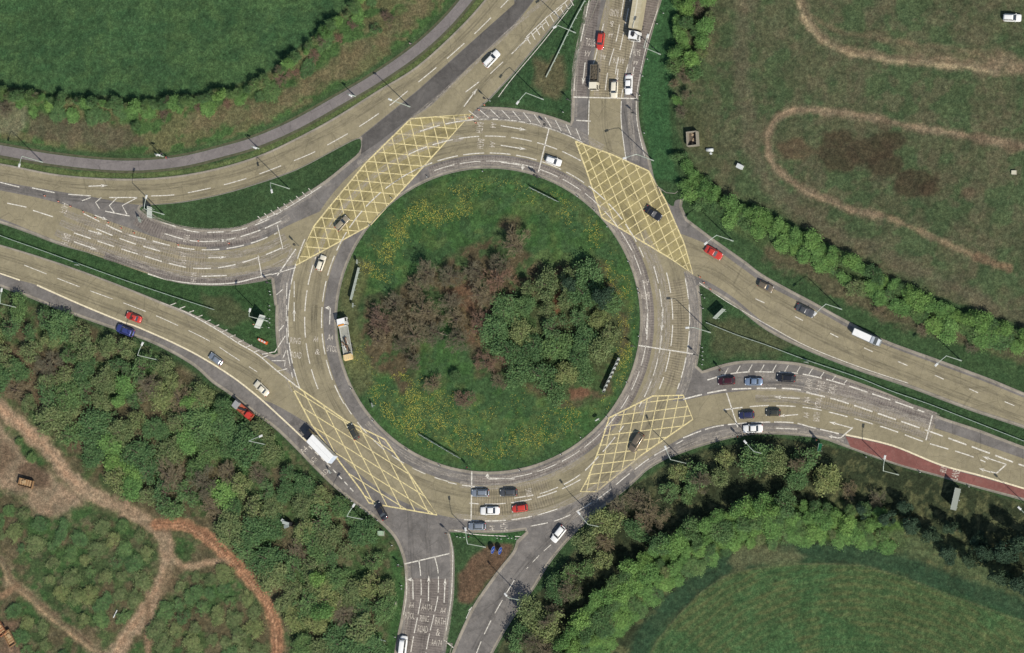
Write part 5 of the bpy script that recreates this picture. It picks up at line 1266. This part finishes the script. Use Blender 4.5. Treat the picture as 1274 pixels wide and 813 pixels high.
def roundel(px, py, dx, dy, label, cat, colr, h=2.2, r_=.45, group=None):
    t = thing('traffic_sign', label, cat, P(px, py), head(px, py, dx, dy), group)
    m = MB(); m.tube((0, 0, 0), (0, 0, h + .3), .045, n=8); m.build('post', GALV, t)
    m = MB(); m.tube((.06, 0, h), (.1, 0, h), r_, n=20); m.build('sign_face', colr, t)
    m = MB(); m.tube((.055, 0, h), (.065, 0, h), r_ + .05, n=20); m.build('sign_rim', SIGNW, t)
    m = MB(); m.box((.108, 0, h), (.012, .12, r_ * 1.2), tilt=(.7, 'X')); m.build('arrow_symbol', SIGNW, t); return t
roundel(616, 685, 1, .3, 'round blue sign with white symbol on the south triangle, left of a pair', 'traffic sign', SIGNB, 1.6, .95)
roundel(625, 686, 1, .3, 'round blue sign with white symbol on the south triangle, right of a pair', 'traffic sign', SIGNB, 1.6, .95)
for px, py, dx, dy, lb in ((467, 505, -1, .3, 'small cream sign on the island rim in the southwest'), (448, 327, -1, 0, 'small white sign just above the west chevron board'), (746, 523, .6, 1, 'small grey sign on the island rim in the southeast'), (443, 381, -1, 0, 'small yellow-cream sign below the west chevron board'),
                           (99, 331, 0, -1, 'small white sign beside the west crash barrier'), (1006, 452, 0, -1, 'small white sign beside the east crash barrier'), (74, 400, 0, -1, 'small white marker sign at the wood edge, far left'), (413, 588, 1, -.5, 'small dark sign on the south-west road edge')):
    t = thing('traffic_sign', lb, 'traffic sign', P(px, py), head(px, py, dx, dy), 'small roadside signs')
    m = MB(); m.tube((0, 0, 0), (0, 0, 2.2), .05, n=8); m.build('post', GALV, t); m = MB(); m.box((.07, 0, 1.75), (.05, 1.1, .8)); m.build('panel', SIGNG, t); m = MB(); m.box((.104, 0, 1.75), (.012, 1.0, .7)); m.build('sign_face', CABM if 'cream' in lb else SIGNW, t)
def signal(px, py, dx, dy, label):
    t = thing('traffic_light', label, 'traffic light', P(px, py), head(px, py, dx, dy), 'traffic lights at the stop lines')
    m = MB(); m.tube((0, 0, 0), (0, 0, 3.3), .06, n=8); m.build('pole', plain('pole_grey', (.12, .12, .12), .6), t)
    m = MB(); m.box((.12, 0, 2.85), (.22, .34, .95)); m.box((.02, 0, 2.85), (.03, .62, 1.25)); m.build('signal_head', BLACKP, t)
    for k, cm in enumerate((plain('lens_red', (.35, .01, .01), .3), plain('lens_amber', (.35, .16, .01), .3), plain('lens_green', (.01, .2, .08), .3))):
        m = MB(); m.tube((.23, 0, 3.15 - .3 * k), (.27, 0, 3.15 - .3 * k), .1, n=12); m.build('signal_lens', cm, t)
for q in ((711, 126, 0, -1, 'traffic light left of the north stop line'), (796, 127, 0, -1, 'traffic light right of the north stop line'), (792, 143, 0, -1, 'traffic light just below the north stop line on the right'), (683, 157, -1, 0, 'traffic light on the outer kerb at the northern ring stop line'),
          (670, 220, -1, 0, 'traffic light on the island rim, north, left of two'), (674, 222, -1, 0, 'traffic light on the island rim, north, right of two'), (869, 443, -.2, -1, 'traffic light on the outer kerb at the eastern ring stop line'), (791, 432, -.2, -1, 'traffic light on the island rim, east'),
          (900, 462, 1, .1, 'traffic light above the dark maroon hatchback'), (922, 545, 1, .1, 'traffic light below the white saloon on the eastern approach'), (560, 664, .1, 1, 'traffic light at the left tip of the south triangle'), (501, 705, 0, 1, 'traffic light left of the south arm stop line'),
          (588, 669, 1, 0, 'traffic light on the south triangle by the outer queue lane'), (586, 583, 1, 0, 'traffic light on the island rim, south'), (372, 306, -1, .2, 'traffic light near the west approach stop line'), (338, 353, -1, 0, 'traffic light at the top corner of the west triangle'), (1020, 549, 1, .2, 'traffic light at the start of the bus lane'), (608, 124, -1, .5, 'traffic light at the left tip of the north triangle')): signal(*q)
def marker(px, py, label, group, cm=None, h=.9):
    t = thing('marker_post', label, 'marker post', P(px, py), 0, group)
    m = MB(); m.tube((0, 0, 0), (0, 0, h), .10, .09, 8); m.build('post', cm or SIGNW, t); m = MB(); m.tube((0, 0, h), (0, 0, h + .14), .12, .10, 8); m.build('cap', BLACKP if cm is None else SIGNW, t)
mk_sets = {'the edge of the west triangle': [(336, 363), (337, 367), (336, 381), (336, 386), (336, 397), (336, 402), (335, 408)], 'the south-east corner of the ring road verge': [(874, 433), (875, 438), (874, 443), (875, 448), (874, 454)], 'the top edge of the south triangle': [(569, 668), (573, 669), (578, 669), (619, 670), (624, 671), (633, 670), (637, 670), (642, 671)],
           'the wood edge by the black saloon': [(431, 620), (438, 624), (449, 632), (456, 637), (459, 640), (470, 648), (488, 679)], 'the left verge of the south arm': [(496, 703), (500, 729), (500, 733), (492, 793)], 'the verge right of the north arm': [(826, 17), (818, 30), (813, 60), (806, 74), (800, 95), (796, 119), (802, 166)],
           'the bus lane verge': [(1078, 569), (1145, 588), (1206, 606), (1194, 623)], 'the north-east corner verge': [(873, 367), (875, 384), (877, 371)], 'the north triangle edge': [(701, 140), (610, 126)], 'the rim of the island': [(533, 221), (488, 247), (461, 281), (741, 262), (757, 283), (783, 326), (795, 360), (796, 365), (796, 419), (781, 476), (756, 519), (724, 545), (699, 566), (648, 586), (548, 580), (507, 560), (465, 524), (438, 484), (602, 214), (720, 245)]}
for place, L_ in mk_sets.items():
    L_ = sorted(L_)
    for i, (x, y) in enumerate(L_):
        isl = 'island' in place
        marker(x, y, f"{'dark' if isl else 'white'} marker post, {ordw(i + 1)} from left on {place.replace('the ', '', 1)}", 'marker posts on ' + place, plain('post_dark', (.05, .05, .05), .6) if isl else None)
cones = [(73, 251), (88, 257), (104, 264), (119, 271), (135, 277), (151, 284), (167, 290), (56, 244), (222, 305), (285, 303), (247, 300), (588, 146), (596, 137), (603, 131), (592, 153), (584, 147), (876, 352), (884, 360), (871, 345), (316, 404)]
for i, (x, y) in enumerate(sorted(cones)):
    where = 'on the west approach' if x < 300 else 'beside the west triangle' if x < 400 else 'at the north box corner' if x < 700 else 'at the bypass junction'
    grp = [c for c in sorted(cones) if (c[0] < 300) == (x < 300) and (c[0] < 400) == (x < 400) and (c[0] < 700) == (x < 700)]
    t = thing('traffic_cone', f'orange traffic cone, {ordw(grp.index((x, y)) + 1)} from left {where}', 'traffic cone', P(x, y, .04), 0, 'traffic cones ' + where)
    m = MB(); m.box((0, 0, .03), (.42, .42, .06)); m.build('base', BLACKP, t); m = MB(); m.tube((0, 0, .05), (0, 0, .8), .18, .04, 12); m.build('cone', ORANGE, t); m = MB(); m.tube((0, 0, .38), (0, 0, .56), .128, .092, 12); m.build('reflective_band', SIGNW, t)
def cabinet(px, py, d, label, mm, dx=1, dy=0):
    t = thing('utility_cabinet', label, 'cabinet', P(px, py), head(px, py, dx, dy), 'small roadside cabinets')
    m = MB(); m.box((0, 0, d[2] / 2), d); m.build('body', mm, t); m = MB(); m.box((0, 0, d[2] + .04), (d[0] + .12, d[1] + .12, .08)); m.build('lid', mm, t)
    m = MB(); m.box((0, -d[1] / 2 - .012, d[2] / 2), (d[0] * .44, .02, d[2] * .84)); m.build('door', SIGNG, t); m = MB(); m.box((0, 0, .03), (d[0] + .3, d[1] + .3, .06)); m.build('plinth', KERB, t)
cabinet(475, 664, (1.2, 1.0, 1.1), 'pale green cabinet on the verge by the black saloon', plain('cabinet_green', lin((150, 170, 146)) / KG, .6)); cabinet(490, 752, (1.5, 1.0, 1.0), 'pale cream cabinet on the verge beside the south arm', CABM)
cabinet(922, 208, (1.4, 1.0, 1.2), 'white box standing alone on the north-east field', SIGNW, 1, .5)
for x, y, lb in ((1262, 215, 'small pale block on the far right of the field'),): cabinet(x, y, (1.0, .8, .5), lb, CABM)
# open-topped hut and dinghy-like trough beside it
t = thing('field_shelter', 'small roofless pale-walled hut beside the north-east field hedge', 'hut', P(864, 174), head(864, 174, 1, -.12)); t.scale = (.8, .86, .9)
m = MB()
for c, d in (((0, -2.0, 1.1), (3.4, .16, 2.2)), ((0, 2.0, 1.1), (3.4, .16, 2.2)), ((-1.58, 0, 1.1), (.16, 3.8, 2.2)), ((1.58, 0, 1.1), (.16, 3.8, 2.2))): m.box(c, d)
m.build('wall', plain('hut_wall', lin((158, 150, 134)) / KG, .85, var=.4), t)
m = MB(); m.box((0, 0, .1), (3.0, 3.8, .2)); m.build('floor_slab', plain('hut_floor', lin((92, 82, 72)) / KG, .95, var=.4), t)
m = MB(); r = random.Random(2)
for k in range(14): m.box((r.uniform(-1.2, 1.2), r.uniform(-1.6, 1.6), .35), (r.uniform(.2, .6), r.uniform(.2, .5), r.uniform(.2, .5)), r.uniform(0, 3))
m.build('rubble', plain('rubble_pale', lin((170, 150, 126)) / KG, .9, var=.4), t); t.children[-1]['kind'] = 'stuff'
t = thing('water_trough', 'white trough with domed lid lying beside the field hut', 'trough', P(884, 187), head(884, 187, 1, 0))
m = MB(); m.tube((-.9, 0, .35), (.9, 0, .35), .42, n=14); m.box((0, 0, .1), (1.4, .9, .2)); m.build('tank', SIGNW, t, True); m = MB(); m.tube((.3, -.9, 0), (.3, -.9, .45), .28, n=10); m.build('drum', SIGNW, t)
# orange barrier at the west triangle tip
t = thing('works_barrier', 'orange plastic works barrier with white end on the west triangle', 'barrier', P(328, 425), head(328, 425, 1, .5))
m = MB(); m.box((0, 0, .5), (2.6, .5, .8)); m.box((0, 0, .12), (2.6, .8, .24)); m.build('panel', ORANGE, t); m = MB()
for x in (-.8, 0, .8): m.box((x, 0, .93), (.5, .42, .06))
m.build('reflective_strip', SIGNW, t)
# waste-ground wrecks
RUST = plain('rusty_steel', lin((150, 116, 80)) / KG, .85, var=.4)
def wreck(px, py, dx, dy, label, c_):
    t = thing('abandoned_trailer', label, 'trailer', P(px, py), head(px, py, dx, dy))
    m = MB(); m.box((0, 0, .95), (4.2, 2.0, .12))
    for c, d in (((0, .97, 1.3), (4.2, .07, .7)), ((0, -.97, 1.3), (4.2, .07, .7)), ((2.07, 0, 1.3), (.07, 2, .7)), ((-2.07, 0, 1.2), (.07, 2, .5))): m.box(c, d)
    m.build('body', c_, t); m = MB()
    for k in range(6): m.box((-1.7 + k * .7, 0, 1.06), (.25, 1.8, .1))
    m.box((-.6, .2, 1.25), (1.2, .8, .3), .4); m.build('load', plain('planks_pale', lin((178, 150, 112)) / KG, .9, var=.4), t)
    m = MB(); m.tube((2.0, 0, .8), (3.1, 0, .6), .07); m.build('drawbar', BLACKP, t)
    for s in (-1, 1):
        m = MB(); m.tube((-.4, s * .9, .42), (-.4, s * 1.1, .42), .42, n=14); m.build('wheel', TYRE, t)
wreck(35, 602, 1, .25, 'rusty flatbed trailer with pale planks on the muddy clearing', RUST)
wreck(15, 795, .5, 1, 'brown rusty trailer in scrub at the bottom left, lower of two', RUST)
wreck(3, 782, .6, 1, 'orange-brown rusty trailer cut by the left edge, upper of two', plain('rusty_orange', lin((160, 104, 72)) / KG, .85, var=.4))
t = thing('caravan_wreck', 'crumpled white caravan shell dumped in the southwest wood', 'wreck', P(361, 652), head(361, 652, 1, .3))
m = MB(); m.box((0, 0, 2.6), (1.9, .8, .1), 0, (.35, 'X')); m.box((.3, -.7, 2.3), (1.8, .9, .08), .5, (-.4, 'Y')); m.box((-.9, .3, 2.4), (1.2, .7, .08), -.4, (.3, 'Y')); m.build('roof_panel', SIGNG, t); m = MB(); m.box((0, 0, 1.2), (1.8, 1.0, 1.9)); m.build('body', BLACKP, t)
t = thing('fallen_pole', 'pale fallen pole in the wood beside the south arm', 'pole', P(473, 796), head(473, 796, 1, .28)); m = MB(); m.tube((-2.6, 0, 1.4), (1.9, 0, .3), .09, .12); m.build('shaft', GALV, t); m = MB(); m.box((-.5, 0, 1.1), (1.2, .5, .3), taper=.7); m.build('lamp_head', LANTERN, t)
t = thing('felled_log', 'pale bare log lying in the island thicket', 'log', P(549, 415), head(549, 415, 1, .35)); m = MB(); m.tube((-2.4, 0, .5), (2.3, 0, .35), .14, .09); m.tube((.5, 0, .42), (1.2, .8, .7), .06, .03, 6); m.build('trunk', plain('bleached_wood', lin((176, 162, 138)) / KG, .85), t)
t = thing('felled_log', 'white sawn log on grass between the dirt tracks', 'log', P(144, 764), head(144, 764, .5, -1)); m = MB(); m.tube((-1.1, 0, .25), (1.1, 0, .3), .14, .12); m.build('trunk', SIGNW, t)

# ------------------------------------------------------------------ people on the footpath
def person(px, py, dx, dy, label, top, leg, s=1.0):
    t = thing('person', label, 'person', P(px, py, .02), head(px, py, dx, dy), 'people walking on the footpath')
    J = {'pel': (0, 0, .95), 'che': (.02, 0, 1.35), 'nek': (.02, 0, 1.5), 'hd': (.05, 0, 1.62), 'hd2': (.05, 0, 1.74), 'lh': (0, .1, .92), 'lk': (.16, .1, .52), 'la': (.22, .1, .08), 'lt': (.38, .1, .04), 'rh': (0, -.1, .92), 'rk': (-.04, -.1, .5), 'ra': (-.28, -.1, .12), 'rt': (-.14, -.1, .03),
         'ls': (.02, .2, 1.42), 'le': (-.1, .25, 1.15), 'lw': (.02, .26, .9), 'lf': (.05, .26, .8), 'rs': (.02, -.2, 1.42), 're': (.1, -.25, 1.15), 'rw': (.24, -.24, .93), 'rf': (.3, -.24, .86)}
    rad = {'pel': .15, 'che': .17, 'nek': .06, 'hd': .095, 'hd2': .09, 'lh': .1, 'lk': .07, 'la': .05, 'lt': .04, 'rh': .1, 'rk': .07, 'ra': .05, 'rt': .04, 'ls': .07, 'le': .05, 'lw': .035, 'lf': .04, 'rs': .07, 're': .05, 'rw': .035, 'rf': .04}
    E = [('pel', 'che'), ('che', 'nek'), ('nek', 'hd'), ('hd', 'hd2'), ('pel', 'lh'), ('lh', 'lk'), ('lk', 'la'), ('la', 'lt'), ('pel', 'rh'), ('rh', 'rk'), ('rk', 'ra'), ('ra', 'rt'), ('che', 'ls'), ('ls', 'le'), ('le', 'lw'), ('lw', 'lf'), ('che', 'rs'), ('rs', 're'), ('re', 'rw'), ('rw', 'rf')]
    ks = list(J); me = bpy.data.meshes.new('body'); me.from_pydata([J[k] for k in ks], [(ks.index(a), ks.index(b)) for a, b in E], []); o = bpy.data.objects.new('body', me); COL.objects.link(o)
    md = o.modifiers.new('skin', 'SKIN'); 
    for i, k in enumerate(ks): me.skin_vertices[0].data[i].radius = (rad[k], rad[k] * (.75 if k in ('pel', 'che') else 1)); me.skin_vertices[0].data[i].use_root = (k == 'pel')
    o.modifiers.new('sub', 'SUBSURF').levels = 1; o.modifiers['sub'].render_levels = 1
    bpy.context.view_layer.update(); ev = o.evaluated_get(bpy.context.evaluated_depsgraph_get()); nm = bpy.data.meshes.new_from_object(ev)
    bpy.data.objects.remove(o); nm.materials.clear()
    for c in (top, leg, (.45, .28, .2)): nm.materials.append(plain('cloth_%.2f_%.2f_%.2f' % tuple(c), c, .85))
    for p in nm.polygons: z = p.center.z; p.material_index = 2 if z > 1.5 or (abs(p.center.y) > .2 and z < .9) else 1 if z < .95 else 0
    nm.shade_smooth(); link(bpy.data.objects.new('body', nm), t)
    m = MB(); m.tube((.04, 0, 1.69), (.03, 0, 1.80), .1, .07, 10); m.build('hair', plain('hair_dark', (.03, .02, .015), .8), t, True)
person(197, 194, 1, -.1, 'person in pale top walking on the footpath, nearest the short lamp', (.6, .58, .55), (.05, .05, .08))
person(203, 192, 1, -.1, 'person in dark clothes walking beside the one in a pale top', (.04, .04, .05), (.04, .04, .06))
person(209, 197, 1, -.1, 'person in red top walking on the footpath, rightmost of the group', (.35, .06, .05), (.05, .06, .12))
person(512, 55, .8, -.6, 'person in pinkish top walking alone on the upper footpath', (.5, .35, .38), (.05, .05, .07))

# ------------------------------------------------------------------ set every thing on the ground it stands on
from mathutils.bvhtree import BVHTree
def grid_z(x, y):
    # the terrain grid is regular in plan pixels: invert the plan mapping by two Newton steps
    px, py = 637 + x / 0.2, 406.5 - y / 0.2
    for _ in range(6):
        q = P(px, py); px += (x - q.x) / 0.2; py -= (y - q.y) / 0.2
    return gz(px, py)
for o in list(scene.objects):
    if o.parent is None and o.type == 'EMPTY' and 'category' in o.keys() and o.location.z < 0.01:
        o.location.z = max(0.0, float(grid_z(o.location.x, o.location.y)) - 0.03)
